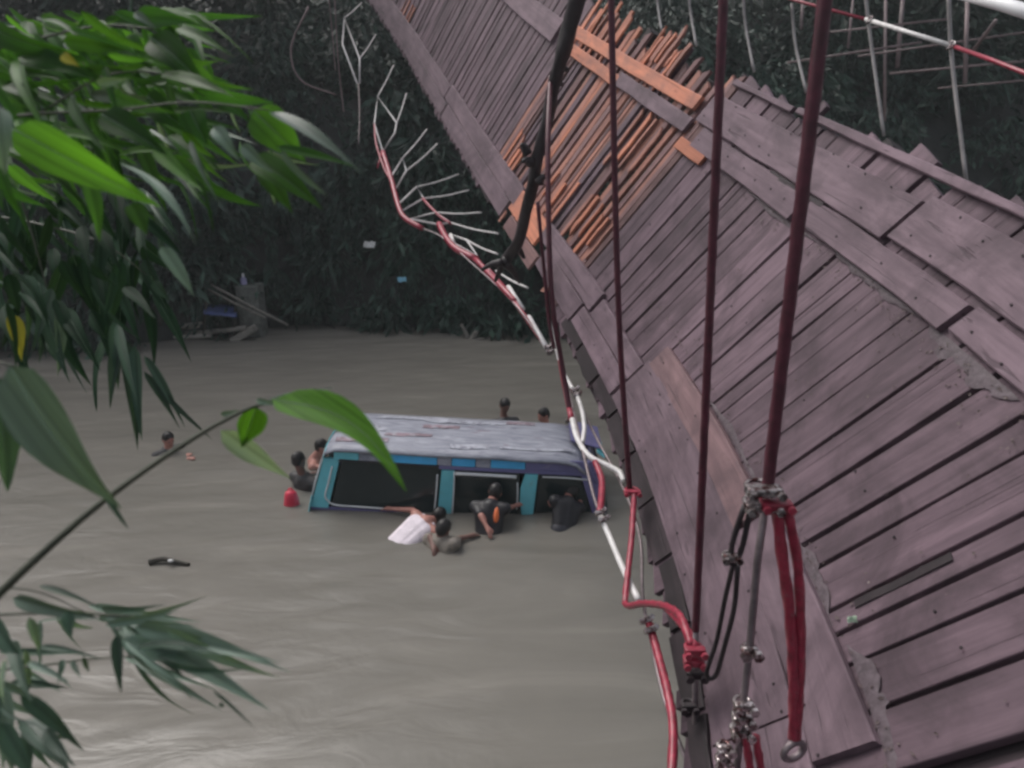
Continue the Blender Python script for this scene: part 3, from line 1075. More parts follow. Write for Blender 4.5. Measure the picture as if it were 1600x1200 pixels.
tube('red_length', [aty(1100, -52, hy(1100)), aty(1240, 0, hy(1240)), aty(1353, 30, hy(1353))], 0.014, M['red'], hc, sides=6)
tube('white_length', [aty(1353, 30, hy(1353)), aty(1486, 71, hy(1486))], 0.0165, M['white'], hc, sides=6)
tube('red_length', [aty(1486, 71, hy(1486)), aty(1550, 94, hy(1550)), aty(1680, 145, hy(1680))], 0.014, M['red'], hc, sides=6)
hang = [(1352, -10, 1360, 60, 1381, 212, 'thin grey side hanger under the left end of the white hand-cable length'),
        (1482, -10, 1488, 100, 1510, 285, 'thin grey side hanger under the right end of the white hand-cable length'),
        (1237, 5, 1243, 70, 1260, 145, 'thin grey side hanger between two maroon ropes at the deck corner'),
        (1161, -10, 1165, 40, 1178, 112, 'thin grey side hanger just right of the second nearest maroon rope'),
        (1076, -10, 1079, 20, 1088, 72, 'thin grey side hanger above the orange splintered plank ends'),
        (1026, -10, 1028, 10, 1034, 50, 'short grey side hanger behind the orange splintered plank ends')]
for (x0, y0, x1, y1, x2, y2, lab) in hang:
    t = tag(empty('side_hanger', aty(x2, y2, hy(x2) - 0.1)), lab, 'hanger', 'thin side hangers')
    tube('rod', catmull([aty(x0, y0, hy(x0)), aty(x1, y1, hy(x1)), aty(x2, y2, hy(x2) - 0.15)], 6), 0.0135, M['pale_rod'], t, sides=6)
    if x0 in (1352, 1482):
        clamp('clamp', aty(x1, 30 if x0 == 1352 else 70, hy(x1) - 0.02), Vector((1, 0, -0.3)), 0.018, M['galv'], t, 0.03, 1)
tg = tube('white_pipe', [aty(1500, -12, 3.2), aty(1562, 5, 3.0), aty(1680, 42, 2.7)], 0.024, M['pipe'], sides=12)
tag(tg, 'thick white pipe crossing the top right corner', 'pipe')
# dim old steelwork on the far bank to the right
sw = [((1280, 52), (1480, 30), 14, .035), ((1230, 98), (1440, 66), 14.5, .04), ((1340, 88), (1640, 45), 14, .035), ((1390, 115), (1640, 92), 14, .04), ((1465, 138), (1640, 122), 13.5, .03),
      ((1520, 80), (1556, 32), 13.6, .06), ((1384, -20), (1382, 190), 15, .05), ((1412, -20), (1402, 105), 15.2, .07), ((1335, -20), (1325, 75), 15.4, .04), ((1512, -20), (1508, 130), 13.4, .06), ((1255, -20), (1252, 45), 15, .05)]
st = tag(empty('steel_framework', aty(1500, 150, 13.5)), 'dim rusty framework of rods behind the high side of the deck', 'framework')
for (a, c, y, r_) in sw:
    tube('bar', [aty(*a, y), aty(*c, y - 0.6)], r_ * 0.55, M['dim_steel'], st, sides=6)

# ------------------------------------------------------------------ minibus in the water
CARP = onz(485, 800)
CARQ = onz(962, 806)
cx_dir = (CARQ - CARP)
yaw = math.atan2(cx_dir.y, cx_dir.x)
CL = cx_dir.length
car = empty('minibus', (CARP + CARQ) / 2)
car.rotation_mode = 'XYZ'
car.rotation_euler = (R(0.0), R(2.6), yaw)
tag(car, 'teal and violet minibus sunk to its windows in the river', 'minibus')
# local frame: x forward (towards the right of the picture), y away from the camera, z up, z = 0 at the water line
HL = CL / 2
WID = 1.45


def car_pts(x, s, z):
    """point on the side wall; s = 0 near side, 1 far side; walls lean in with height"""
    lean = 0.10 * max(0, z) + 0.06 * max(0, z) ** 2
    bow = 0.05 * (x / HL) ** 2
    y = lean + bow if s == 0 else WID - lean - bow
    return Vector((x, y, z))


ZR = 0.725            # gutter height over the water


def xend(z, rear):
    """rear and front outlines lean inward with height"""
    return -HL + 0.20 * z + 0.10 * z * z if rear else HL - 0.16 - 0.42 * z


def panel(name, quad, mt, th=0.02, s=0, parent=car, seg=1):
    """side-wall panel from (x,z) outline, thickness inwards"""
    inn = 1 if s == 0 else -1
    outer = [car_pts(x, s, z) + Vector((0, -0.004 * inn, 0)) for x, z in quad]
    inner = [p + Vector((0, th * inn, 0)) for p in outer]
    n = len(quad)
    F = [tuple(range(n)), tuple(range(2 * n - 1, n - 1, -1))]
    for i in range(n):
        j = (i + 1) % n
        F.append((i, i + n, j + n, j))
    o = mobj(name, outer + inner, F, mt, parent)
    bv = o.modifiers.new('bevel', 'BEVEL')
    bv.width = 0.006
    bv.segments = 2
    return o


def px2x(px):
    """length coordinate along the near wall for a picture column of this car"""
    return -HL + CL * (px - 485) / (962 - 485)


# lower body, mostly under water
prof = []
for s in (0, 1):
    pass
sec = []
NB = 14
for i in range(NB + 1):
    x = -HL + CL * i / NB
    rowp = []
    for (yy, zz) in ((0.06, -0.92), (0.0, -0.75), (0.0, -0.35), (0.012, -0.02)):
        b_ = 0.05 * (x / HL) ** 2
        rowp.append(Vector((x, yy + b_, zz)))
    for (yy, zz) in ((0.012, -0.02), (0.0, -0.35), (0.0, -0.75), (0.06, -0.92)):
        b_ = 0.05 * (x / HL) ** 2
        rowp.append(Vector((x, WID - yy - b_, zz)))
    sec.append(rowp)
V = [p for row in sec for p in row]
F = []
for i in range(NB):
    for k in (0, 1, 2, 4, 5, 6):
        F.append((i * 8 + k, (i + 1) * 8 + k, (i + 1) * 8 + k + 1, i * 8 + k + 1))
    F.append((i * 8 + 7, (i + 1) * 8 + 7, (i + 1) * 8, i * 8))
F.append(tuple(range(7, -1, -1)))
F.append(tuple(NB * 8 + k for k in range(8)))
mobj('lower_body', V, F, M['violet'], car)
# dark cabin
V = [(-HL + .25, .16, -.5), (HL - .55, .16, -.5), (HL - .55, WID - .16, -.5), (-HL + .25, WID - .16, -.5)]
mobj('cabin_floor', V, [(0, 1, 2, 3)], M['rubber'], car)
for k, xx in enumerate((-1.2, -0.2, 0.75)):
    Vg, Fg = box_geo(Matrix.Translation((xx, WID / 2, -0.05)), 0.16, 1.1, 0.75, 0.05)
    mobj('seat_back', Vg, Fg, M['rubber'], car)

# roof, crowned, overhanging the gutter
NX, NY = 26, 10
V, F = [], []
xr0, xr1 = xend(ZR, True) - 0.02, px2x(925) - 0.10
ins = 0.10 * ZR + 0.06 * ZR * ZR
for i in range(NX + 1):
    t = i / NX
    x = xr0 + (xr1 - xr0) * t
    endd = min(t, 1 - t)
    for j in range(NY + 1):
        s_ = j / NY
        y = ins - 0.03 + (WID - 2 * ins + 0.06) * s_
        z = ZR + 0.03 + 0.055 * (1 - (2 * s_ - 1) ** 2) - 0.05 * max(0, 1 - endd / 0.05) ** 2 - (0.10 * max(0, (t - 0.88) / 0.12) ** 2)
        z += 0.012 * mnoise.noise(Vector((x * 1.5, y * 3, 0)))
        V.append(Vector((x, y, z)))
for i in range(NX):
    for j in range(NY):
        a = i * (NY + 1) + j
        F.append((a, a + NY + 1, a + NY + 2, a + 1))
roof = mobj('roof', V, F, M['roof'], car, smooth=True)
so = roof.modifiers.new('solid', 'SOLIDIFY')
so.thickness = 0.03
# torn sheet patches lying on the roof
rr_ = random.Random(8)
for k in range(13):
    xx, yy = rr_.uniform(-1.75, 1.0), rr_.uniform(0.22, 1.22)
    lx, ly = rr_.uniform(0.25, 0.95), rr_.uniform(0.07, 0.20)
    n_ = 8
    V, F = [], []
    for i in range(n_ + 1):
        for sg in (-1, 1):
            px_ = xx + lx * (i / n_ - .5)
            py_ = yy + sg * ly / 2 * (1 - rr_.uniform(0, .35)) + 0.03 * (i / n_ - .5)
            s_ = min(1, max(0, (py_ - ins + 0.03) / (WID - 2 * ins + 0.06)))
            V.append(Vector((px_, py_, ZR + 0.034 + 0.055 * (1 - (2 * s_ - 1) ** 2) + 0.012 * mnoise.noise(Vector((px_ * 1.5, py_ * 3, 0))) + rr_.uniform(0.001, .012))))
    for i in range(n_):
        F.append((i * 2, i * 2 + 2, i * 2 + 3, i * 2 + 1))
    o = mobj('roof_sheet', V, F, M['roof_pale'] if rr_.random() < .72 else M['roof_rust'], roof)
    o.modifiers.new('solid', 'SOLIDIFY').thickness = 0.006
# gutter band under the roof edge
zg0, zg1 = ZR - 0.11, ZR + 0.02
xs_ = [520, 560, 603, 682, 704, 741, 764, 818, 925]
mts = ['teal', 'roof', 'blue', 'roof', 'blue', 'roof', 'blue', 'violet']
for (a, c, mm) in zip(xs_, xs_[1:], mts):
    panel('gutter_panel', [(px2x(a) + 0.004, zg0), (px2x(c) - 0.004, zg0), (px2x(c) - 0.004, zg1), (px2x(a) + 0.004, zg1)], M[mm], 0.03)
panel('gutter_panel', [(xend(zg0, True), zg0), (px2x(925), zg0), (px2x(925), zg1), (xend(zg1, True), zg1)], M['violet'], 0.03, 1)
# dark header under the gutter
panel('window_header', [(px2x(685), zg0 - 0.05), (px2x(930), zg0 - 0.06), (px2x(930), zg0 - .003), (px2x(685), zg0 - .003)], M['violet'], 0.022)
panel('window_header', [(px2x(525), zg0 - 0.03), (px2x(684), zg0 - 0.03), (px2x(684), zg0 - .003), (px2x(530), zg0 - .003)], M['rubber'], 0.022)
zt = zg0 - 0.06
# pillars near side
panel('rear_pillar', [(xend(-.04, True), -.04), (px2x(512), -.04), (px2x(530), zg0 - .002), (xend(zg0, True), zg0 - .002)], M['teal'], 0.05)
panel('middle_pillar', [(px2x(684), -.06), (px2x(706), -.06), (px2x(709), zt - .002), (px2x(689), zt - .002)], M['teal'], 0.04)
panel('door_pillar', [(px2x(820), -.16), (px2x(833), -.10), (px2x(838), zt - .002), (px2x(818), zt - .002), (px2x(812), zt - 0.18), (px2x(812), 0.2)], M['teal'], 0.04)
panel('front_pillar', [(px2x(940), -.25), (HL, -.25), (px2x(930) + 0.0, zt), (px2x(905), zt)], M['violet'], 0.05)
# pillars far side
for (a, c, mm) in ((485, 520, 'teal'), (684, 706, 'teal'), (812, 838, 'teal'), (905, 940, 'violet')):
    panel('far_pillar', [(px2x(a) + .06, -.06), (px2x(c), -.06), (px2x(c), zg0 - .002), (px2x(a) + .1, zg0 - .002)], M[mm], 0.04, 1)
# window glass, set in from the wall
WIN = {}
for (nm, q) in (('rear_window', [(516, -.05), (682, -.05), (687, zg0 - .034), (533, zg0 - .034)]), ('middle_window', [(708, -.1), (809, -.1), (810, zt - .004), (711, zt - .004)]),
                ('front_window', [(836, -.25), (938, -.25), (903, zt - .004), (840, zt - .004)])):
    for s in (0, 1):
        qq = [(px2x(a), z) for a, z in q]
        o = panel(nm, qq, M['glass'], 0.006, s)
        o.location.y = 0.022 if s == 0 else -0.022
        if s == 0:
            WIN[nm] = o
# bright trim lines round the windows
def trim(pts, r_=0.010, nm='window_trim', mt='trim', win='rear_window'):
    pp = [car_pts(px2x(a), 0, z) + Vector((0, -0.010, 0)) for a, z in pts]
    Vg, Fg = tube_geo(catmull(pp, 4) if len(pp) > 2 else pp, r_, 6)
    o = mobj(nm, Vg, Fg, M[mt], WIN[win], smooth=True)
    o.location.y = -0.022
    return o


trim([(519, 0.52), (513, 0.30), (508, 0.14), (512, 0.07), (524, 0.018), (560, 0.014), (600, 0.014)], 0.011)
trim([(683, 0.50), (682, 0.26), (680, 0.03)], 0.010)
trim([(709, 0.55), (709, 0.3), (708, -0.02)], 0.010, win='middle_window')
trim([(807, 0.45), (808, 0.3), (808, 0.10)], 0.009, win='middle_window')
trim([(711, zt - 0.03), (760, zt - 0.03), (805, zt - 0.035)], 0.022, 'rain_visor', 'trim', 'middle_window')
trim([(845, zt - 0.02), (880, zt - 0.02), (915, zt - 0.035)], 0.010, win='front_window')
pp = [Vector((xend(z, True) - 0.012, car_pts(0, 0, z).y + 0.05, z)) for z in (0.1, 0.3, 0.5, 0.66, ZR)]
Vg, Fg = tube_geo(pp, 0.012, 6)
mobj('rear_trim', Vg, Fg, M['trim'], car, smooth=True)
# rear wall and window, front nose and windscreen
def cross_wall(name, fx, z0, z1, y0, y1, mt, seg=4, th=0.012):
    V, F = [], []
    for i in range(seg + 1):
        z = z0 + (z1 - z0) * i / seg
        for j in range(7):
            s_ = j / 6
            yy0, yy1 = car_pts(0, 0, z).y + y0, WID - car_pts(0, 0, z).y - y1
            y = yy0 + (yy1 - yy0) * s_
            V.append(Vector((fx(z) + (0.05 * (1 - (2 * s_ - 1) ** 2) * (1 if fx(0) > 0 else -1)), y, z)))
    for i in range(seg):
        for j in range(6):
            a = i * 7 + j
            F.append((a, a + 1, a + 8, a + 7))
    o = mobj(name, V, F, mt, car, smooth=True)
    sm = o.modifiers.new('solid', 'SOLIDIFY')
    sm.thickness = th
    return o


cross_wall('tail_gate', lambda z: xend(z, True), -0.9, 0.12, 0.0, 0.0, M['teal'])
cross_wall('rear_screen', lambda z: xend(z, True) + 0.01, 0.12, 0.62, 0.06, 0.06, M['glass'])
cross_wall('tail_header', lambda z: xend(z, True), 0.62, ZR, 0.0, 0.0, M['teal'])
fx = lambda z: px2x(930) + (HL - px2x(930)) * (1 - max(0, min(1, (z + .25) / (zt + .25))))
cross_wall('windscreen', lambda z: fx(z) + 0.004, -0.2, zt - 0.06, 0.06, 0.06, M['glass'])
cross_wall('windscreen_header', lambda z: px2x(930) - 0.01 - 0.5 * (z - zt + .06), zt - 0.06, ZR + 0.02, 0.0, 0.0, M['violet'])
cross_wall('nose', lambda z: HL, -0.92, -0.2, 0.0, 0.0, M['violet'])
# folded plate at the front roof corner
Vg, Fg = box_geo(Matrix.Translation((px2x(915), 0.95, ZR + 0.06)) @ Matrix.Rotation(R(12), 4, 'Y'), 0.42, 0.75, 0.02, 0.005)
mobj('bent_roof_plate', Vg, Fg, M['violet'], car)
Vg, Fg = box_geo(Matrix.Translation((px2x(938), 0.72, ZR - 0.03)) @ Matrix.Rotation(R(35), 4, 'Y'), 0.12, 0.5, 0.015, 0.004)
mobj('bent_roof_plate', Vg, Fg, M['teal'], car)

# ------------------------------------------------------------------ people
def capsule_geo(a, b, ra, rb, sides=12, flat=None):
    a, b = Vector(a), Vector(b)
    ax = b - a
    ln = ax.length
    if ln < 1e-6:
        ax = Vector((0, 0, 1))
    ax.normalize()
    ref = Vector((0, 0, 1)) if abs(ax.z) < 0.9 else Vector((1, 0, 0))
    u = ax.cross(ref).normalized()
    v = ax.cross(u)
    rings = []
    for k in range(5):
        t = -math.pi / 2 + math.pi / 2 * k / 4
        rings.append((a + ax * math.sin(t) * ra, max(1e-4, math.cos(t) * ra)))
    for k in range(5):
        t = math.pi / 2 * k / 4
        rings.append((b + ax * math.sin(t) * rb, max(1e-4, math.cos(t) * rb)))
    V, F = [], []
    for c, r_ in rings:
        for q in range(sides):
            an = 2 * math.pi * q / sides
            V.append(c + u * math.cos(an) * r_ + v * math.sin(an) * r_)
    for i in range(len(rings) - 1):
        for q in range(sides):
            q2 = (q + 1) % sides
            F.append((i * sides + q, i * sides + q2, (i + 1) * sides + q2, (i + 1) * sides + q))
    F.append(tuple(range(sides - 1, -1, -1)))
    F.append(tuple((len(rings) - 1) * sides + q for q in range(sides)))
    return V, F


def ell_geo(c, rx, ry, rz, rot=None):
    V, F = capsule_geo((0, 0, -1e-5), (0, 0, 1e-5), 1, 1, 14)
    out = []
    for p in V:
        q = Vector((p.x * rx, p.y * ry, p.z * rz))
        if rot is not None:
            q = rot @ q
        out.append(Vector(c) + q)
    return out, F


def skin(name, geos, mt, parent, voxel=0.016, smooth=6):
    V, F = merge(*geos)
    o = mobj(name, V, F, mt, parent, smooth=True)
    rm = o.modifiers.new('remesh', 'REMESH')
    rm.mode = 'VOXEL'
    rm.voxel_size = voxel
    rm.use_smooth_shade = True
    s = o.modifiers.new('smooth', 'SMOOTH')
    s.factor = 0.5
    s.iterations = smooth
    return o


def hand_geo(wrist, d, up):
    """palm and five fingers from the wrist along d"""
    d = d.normalized()
    s = d.cross(up).normalized()
    n_ = s.cross(d)
    G = [capsule_geo(wrist, wrist + d * 0.07, 0.030, 0.034)]
    for k, (o, ln) in enumerate(((-0.030, .070), (-0.010, .082), (0.010, .078), (0.028, .060))):
        b = wrist + d * 0.085 + s * o
        m_ = b + d * ln * 0.55 - n_ * 0.008
        G.append(capsule_geo(b, m_, 0.011, 0.0105, 8))
        G.append(capsule_geo(m_, m_ + d * ln * 0.4 - n_ * 0.022, 0.0105, 0.009, 8))
    b = wrist + d * 0.02 - s * 0.03
    G.append(capsule_geo(b, b + d * 0.04 - s * 0.028, 0.013, 0.012, 8))
    G.append(capsule_geo(b + d * 0.04 - s * 0.028, b + d * 0.075 - s * 0.036, 0.012, 0.010, 8))
    return G


def person(label, head, look, chest, hips, arms, skinm, shirt, hair='hair', sleeves=True, tank=False, feet=None, extra=None, hairlen=0.0):
    """all joints in world space; head = centre of the skull, look = facing direction"""
    root = empty('person', Vector((hips[0], hips[1], min(hips[2], WZ))))
    tag(root, label, 'person', 'people in the water round the minibus')
    O = root.location
    L = lambda p: Vector(p) - O
    H, Ct, Hp = L(head), L(chest), L(hips)
    look = Vector(look).normalized()
    spine = (H - Ct).normalized()
    side = look.cross(spine)
    if side.length < 1e-3:
        side = Vector((1, 0, 0))
    side.normalize()
    upv = side.cross(look).normalized()
    rot = Matrix((side, look, upv)).transposed()
    trunk = (Ct - Hp).normalized()
    # shoulder line: perpendicular to the trunk, as near as possible to the head's side axis
    sh = (side - trunk * side.dot(trunk)).normalized()
    shL, shR = Ct + sh * -0.18, Ct + sh * 0.18
    G = [ell_geo(H, 0.076, 0.096, 0.108, rot), ell_geo(H + rot @ Vector((0, 0.028, -0.062)), 0.054, 0.066, 0.062, rot),
         capsule_geo(H + rot @ Vector((0, 0.088, 0.002)), H + rot @ Vector((0, 0.106, -0.028)), 0.010, 0.016, 8),
         ell_geo(H + rot @ Vector((0, 0.082, -0.062)), 0.026, 0.012, 0.012, rot)]
    for sg in (-1, 1):
        G.append(ell_geo(H + rot @ Vector((sg * 0.078, -0.006, -0.010)), 0.014, 0.022, 0.034, rot))
    G.append(capsule_geo(H + rot @ Vector((0, -0.02, -0.07)), Ct + trunk * 0.06, 0.054, 0.062))
    tr = [capsule_geo(shL, shR, 0.068, 0.068), capsule_geo(Ct - trunk * 0.06 + sh * -0.085, Hp + sh * -0.05, 0.098, 0.080),
          capsule_geo(Ct - trunk * 0.06 + sh * 0.085, Hp + sh * 0.05, 0.098, 0.080), capsule_geo(Ct, Hp, 0.108, 0.092)]
    G += tr
    sleeve = []
    for (sgn, el, wr) in arms:
        s0 = shL if sgn < 0 else shR
        e_, w_ = L(el), L(wr)
        G += [capsule_geo(s0, e_, 0.052, 0.040), capsule_geo(e_, w_, 0.040, 0.028)]
        G += hand_geo(w_, w_ - e_, upv)
        if sleeves:
            sleeve += [capsule_geo(s0, s0.lerp(e_, 0.75), 0.066, 0.056)]
    if feet is None:
        feet = [Hp + sh * sg * 0.10 + Vector((0, 0, -0.84)) for sg in (-1, 1)]
    else:
        feet = [L(q) for q in feet]
    for sg, ft in zip((-1, 1), feet):
        h0 = Hp + sh * sg * 0.085
        kn = h0.lerp(ft, 0.5) + Vector((0, 0, 0)) + look * 0.04
        G += [capsule_geo(h0, kn, 0.085, 0.058), capsule_geo(kn, ft, 0.054, 0.038), capsule_geo(ft, ft + Vector((look.x, look.y, 0)) * 0.13, 0.038, 0.03)]
    skin('body', G, skinm, root, 0.015)
    PG = [capsule_geo(Hp + sh * -0.06, Hp + sh * 0.06, 0.115, 0.115)]
    for sg, ft in zip((-1, 1), feet):
        h0 = Hp + sh * sg * 0.085
        kn = h0.lerp(ft, 0.5) + look * 0.04
        PG.append(capsule_geo(h0, kn, 0.100, 0.072))
    skin('trousers', PG, M['pants'], root, 0.016, 4)
    # clothing: a slightly larger shell of the trunk
    if shirt is not None:
        if tank:
            S = [capsule_geo(Ct - trunk * 0.08 + sh * -0.085, Hp + sh * -0.065, 0.121, 0.112), capsule_geo(Ct - trunk * 0.08 + sh * 0.085, Hp + sh * 0.065, 0.121, 0.112),
                 capsule_geo(Ct - trunk * 0.06, Hp, 0.128, 0.122)]
            for sg in (-1, 1):
                S.append(capsule_geo(Ct + sh * sg * 0.085 - trunk * 0.06, Ct + sh * sg * 0.085 + trunk * 0.035, 0.06, 0.050))
        else:
            S = [capsule_geo(shL, shR, 0.082, 0.082), capsule_geo(Ct - trunk * 0.05 + sh * -0.085, Hp + sh * -0.065, 0.110, 0.092),
                 capsule_geo(Ct - trunk * 0.05 + sh * 0.085, Hp + sh * 0.065, 0.110, 0.092), capsule_geo(Ct, Hp, 0.120, 0.104)] + sleeve
        skin('shirt', S, shirt, root, 0.014, 10)
    # hair: cap over the crown and the back of the head
    hg = [ell_geo(H + rot @ Vector((0, -0.014, 0.026)), 0.086, 0.100, 0.098, rot), ell_geo(H + rot @ Vector((0, -0.040, -0.010 - hairlen)), 0.078, 0.072, 0.080 + hairlen, rot)]
    skin('hair', hg, M[hair], root, 0.014, 3)
    for sg in (-1, 1):
        Vg, Fg = ell_geo(H + rot @ Vector((sg * 0.031, 0.086, -0.006)), 0.013, 0.008, 0.008, rot)
        mobj('eye', Vg, Fg, M['rubber'], root, smooth=True)
    if extra:
        extra(root, L, dict(H=H, Ct=Ct, Hp=Hp, shL=shL, shR=shR, sh=sh, trunk=trunk, rot=rot, look=look, up=upv))
    return root


Z = Vector((0, 0, 1))


def hp(px, py, y):
    return aty(px, py, y)


def wat(px, py, dz=0.0):
    p = onz(px, py)
    return p + Z * dz


# 1 lone swimmer on the left
w = wat(264, 706)
person('lone swimmer with only head and shoulders above water, left of the minibus', hp(263, 686, w.y), (0.75, -0.6, -0.2), w + Vector((-.03, .04, -.02)), w + Vector((-.25, .25, -.42)),
       [(-1, w + Vector((0.1, 0.1, -.2)), w + Vector((.28, -.05, -.05))), (1, w + Vector((.22, -.12, -.10)), w + Vector((.38, -.22, -.02)))], M['skin'], M['shirt_black'])
# 2 man at the tail of the bus, dark clothes, back turned
w = wat(475, 762)
person('dark-clothed man by the tail of the minibus, next to the red float', hp(467, 718, w.y), (0.5, 0.8, -0.1), hp(473, 747, w.y) + Vector((.02, 0, -.02)), w + Vector((.05, .1, -.55)),
       [(-1, w + Vector((-.05, .25, .05)), w + Vector((.18, .42, .05))), (1, w + Vector((.28, -.02, .0)), w + Vector((.33, .22, .1)))], M['skin_dark'], M['shirt_grey'])
# 3 man behind the tail corner
w = wat(503, 740)
person('bare-shouldered man half hidden behind the rear corner of the minibus', hp(503, 697, w.y + .35), (0.9, 0.1, -0.1), hp(492, 722, w.y + .35), w + Vector((-.06, .35, -.45)),
       [(-1, w + Vector((.1, .65, .15)), w + Vector((.28, .75, .25))), (1, w + Vector((.0, .15, .02)), w + Vector((.08, .1, .12)))], M['skin'], None)
# 4 man standing behind the bus, dark
yb = 10.75
UPB = Vector((0, 0, 0.10))
person('man in dark shirt standing behind the roof of the minibus', hp(789, 636, yb) + UPB * .3, (0.3, -0.9, -0.35), hp(787, 660, yb), hp(786, 662, yb) + Vector((0, .05, -.52)),
       [(-1, hp(768, 672, yb), hp(776, 682, yb - .25)), (1, hp(804, 672, yb), hp(800, 682, yb - .25))], M['skin_dark'], M['shirt_grey'])
# 5 second behind the bus: head only
person('man behind the minibus of whom only the head shows above the roof', hp(849, 652, 10.7) + UPB * .4, (-0.8, -0.55, -0.25), hp(852, 683, 10.7), hp(853, 685, 10.8) + Vector((0, 0, -.5)),
       [(-1, hp(835, 690, 10.7), hp(838, 700, 10.5)), (1, hp(868, 690, 10.7), hp(862, 700, 10.5))], M['skin'], M['shirt_grey'])
# 6 man in white vest leaning to the bus, arm stretched along the sill
yv = wat(650, 838).y
ch = hp(664, 818, yv + .12)
person('man in white vest leaning forward with one arm along the window sill', hp(686, 806, yv + .30), (0.55, 0.8, -0.35), ch, wat(606, 846) + Vector((-.08, -.12, -.24)),
       [(-1, hp(645, 797, yv + .42), hp(612, 795, yv + .55)), (1, hp(684, 838, yv + .02), hp(700, 845, yv + .05))], M['skin'], M['shirt_white'], tank=True, hairlen=0.015)
# 7 man in khaki in front
yk = wat(698, 852).y
person('man in pale khaki shirt stooping beside the one in the white vest', hp(693, 826, yk), (0.45, 0.75, -0.45), hp(690, 846, yk - .02), hp(688, 852, yk - .15) + Vector((0, 0, -.50)),
       [(-1, hp(672, 838, yk + .02), hp(676, 852, yk - .1)), (1, hp(716, 842, yk + .05), hp(732, 838, yk + .12))], M['skin_dark'], M['shirt_khaki'], hair='hair')
# 8 man in black with an orange panel, by the middle window
yo = wat(765, 832).y


def orange_patch(root, L, d):
    c = d['Ct'] + d['sh'] * 0.10 - d['trunk'] * 0.06 - d['look'] * 0.075
    lk = (d['look'] - d['trunk'] * d['look'].dot(d['trunk'])).normalized()
    Vg, Fg = ell_geo(c, 0.042, 0.055, 0.105, Matrix((d['sh'], lk, d['trunk'])).transposed())
    mobj('orange_panel', Vg, Fg, M['shirt_orange'], root, smooth=True)


person('man in black shirt with an orange panel at the middle window', hp(774, 768, yo + .35), (0.2, 0.95, -0.1), hp(766, 793, yo + .18), hp(762, 830, yo) + Vector((0, 0, -.12)),
       [(-1, hp(752, 806, yo + .02), hp(760, 822, yo - .08)), (1, hp(790, 795, yo + .3), hp(806, 790, yo + .42))], M['skin'], M['shirt_black'], extra=orange_patch)
# 9 man in black bending into the front window
yn = wat(882, 822).y
person('man in black bending into the front window, dark back turned to us', hp(892, 768, yn + .42), (-0.35, 0.85, -0.35), hp(886, 788, yn + .22), hp(880, 820, yn) + Vector((0, 0, -.10)),
       [(-1, hp(866, 795, yn + .25), hp(857, 782, yn + .38)), (1, hp(908, 795, yn + .25), hp(905, 775, yn + .45))], M['skin'], M['shirt_black'])

# ------------------------------------------------------------------ small floating things
p = wat(456, 788)
G = []
prof = [(0.0, .20), (0.045, .195), (0.075, .165), (0.090, .10), (0.105, 0.0), (0.108, -0.05), (0.0, -.05)]
V, F = [], []
for r_, z in prof:
    for k in range(16):
        a = 2 * math.pi * k / 16
        V.append(Vector((r_ * math.cos(a), r_ * math.sin(a) * .8, z)))
for i in range(len(prof) - 1):
    for k in range(16):
        k2 = (k + 1) % 16
        F.append((i * 16 + k, i * 16 + k2, (i + 1) * 16 + k2, (i + 1) * 16 + k))
o = empty('plastic_float', p)
tag(o, 'small red plastic float bobbing beside the tail of the minibus', 'float')
mobj('shell', V, F, M['red_plastic'], o, smooth=True)
Vg, Fg = tube_geo([Vector((math.cos(a) * .03, 0, .20 + math.sin(a) * .03)) for a in [math.pi * i / 8 for i in range(9)]], 0.008, 6)
mobj('handle', Vg, Fg, M['red_plastic'], o, smooth=True)

p = wat(264, 880)
o = empty('floating_branch', p)
tag(o, 'dark floating branch carrying a glint of white foam plastic', 'branch')
Vg, Fg = tube_geo(catmull([Vector((-.22, 0, .01)), Vector((-.08, .03, .035)), Vector((.08, .0, .02)), Vector((.24, -.03, .0))], 5), [0.035, 0.02], 7)
mobj('limb', Vg, Fg, M['dark_driftwood'], o, smooth=True)
Vg, Fg = ell_geo((0.04, -.03, .05), .035, .02, .018)
mobj('foam_scrap', Vg, Fg, M['litter_white'], o, smooth=True)

p = wat(735, 528)
o = empty('driftwood_stump', p)
tag(o, 'pale driftwood stump poking out of the water under the far bank', 'driftwood')
for pts, r0, r1 in (([(-.02, 0, -.1), (-.10, 0, .12), (-.22, .02, .34)], .07, .03), ([(0, 0, -.1), (.12, 0, .10), (.16, 0, .16)], .08, .05), ([(.1, -.1, -.02), (.22, -.12, .02), (.34, -.12, .01)], .03, .015)):
    Vg, Fg = tube_geo(catmull([Vector(q) for q in pts], 4), [r0, r1], 7)
    mobj('limb', Vg, Fg, M['pale_wood'], o, smooth=True)


def scrap(name, label, c, s, mt, sd_):
    r = random.Random(sd_)
    n = 6
    V = [Vector((s * (i / n - .5), s * .6 * (j / n - .5), s * .35 * mnoise.noise(Vector((i * .9 + sd_, j * .9, sd_))))) for i in range(n + 1) for j in range(n + 1)]
    V = [v + Vector((r.uniform(-.06, .06), r.uniform(-.06, .06), 0)) * s for v in V]
    F = [(i * (n + 1) + j, (i + 1) * (n + 1) + j, (i + 1) * (n + 1) + j + 1, i * (n + 1) + j + 1) for i in range(n) for j in range(n)]
    o = mobj(name, V, F, mt, smooth=True)
    so = o.modifiers.new('solid', 'SOLIDIFY')
    so.thickness = s * 0.02
    o.location = c
    o.rotation_euler = (R(55), R(r.uniform(-30, 30)), R(r.uniform(-40, 40)))
    return tag(o, label, 'litter')


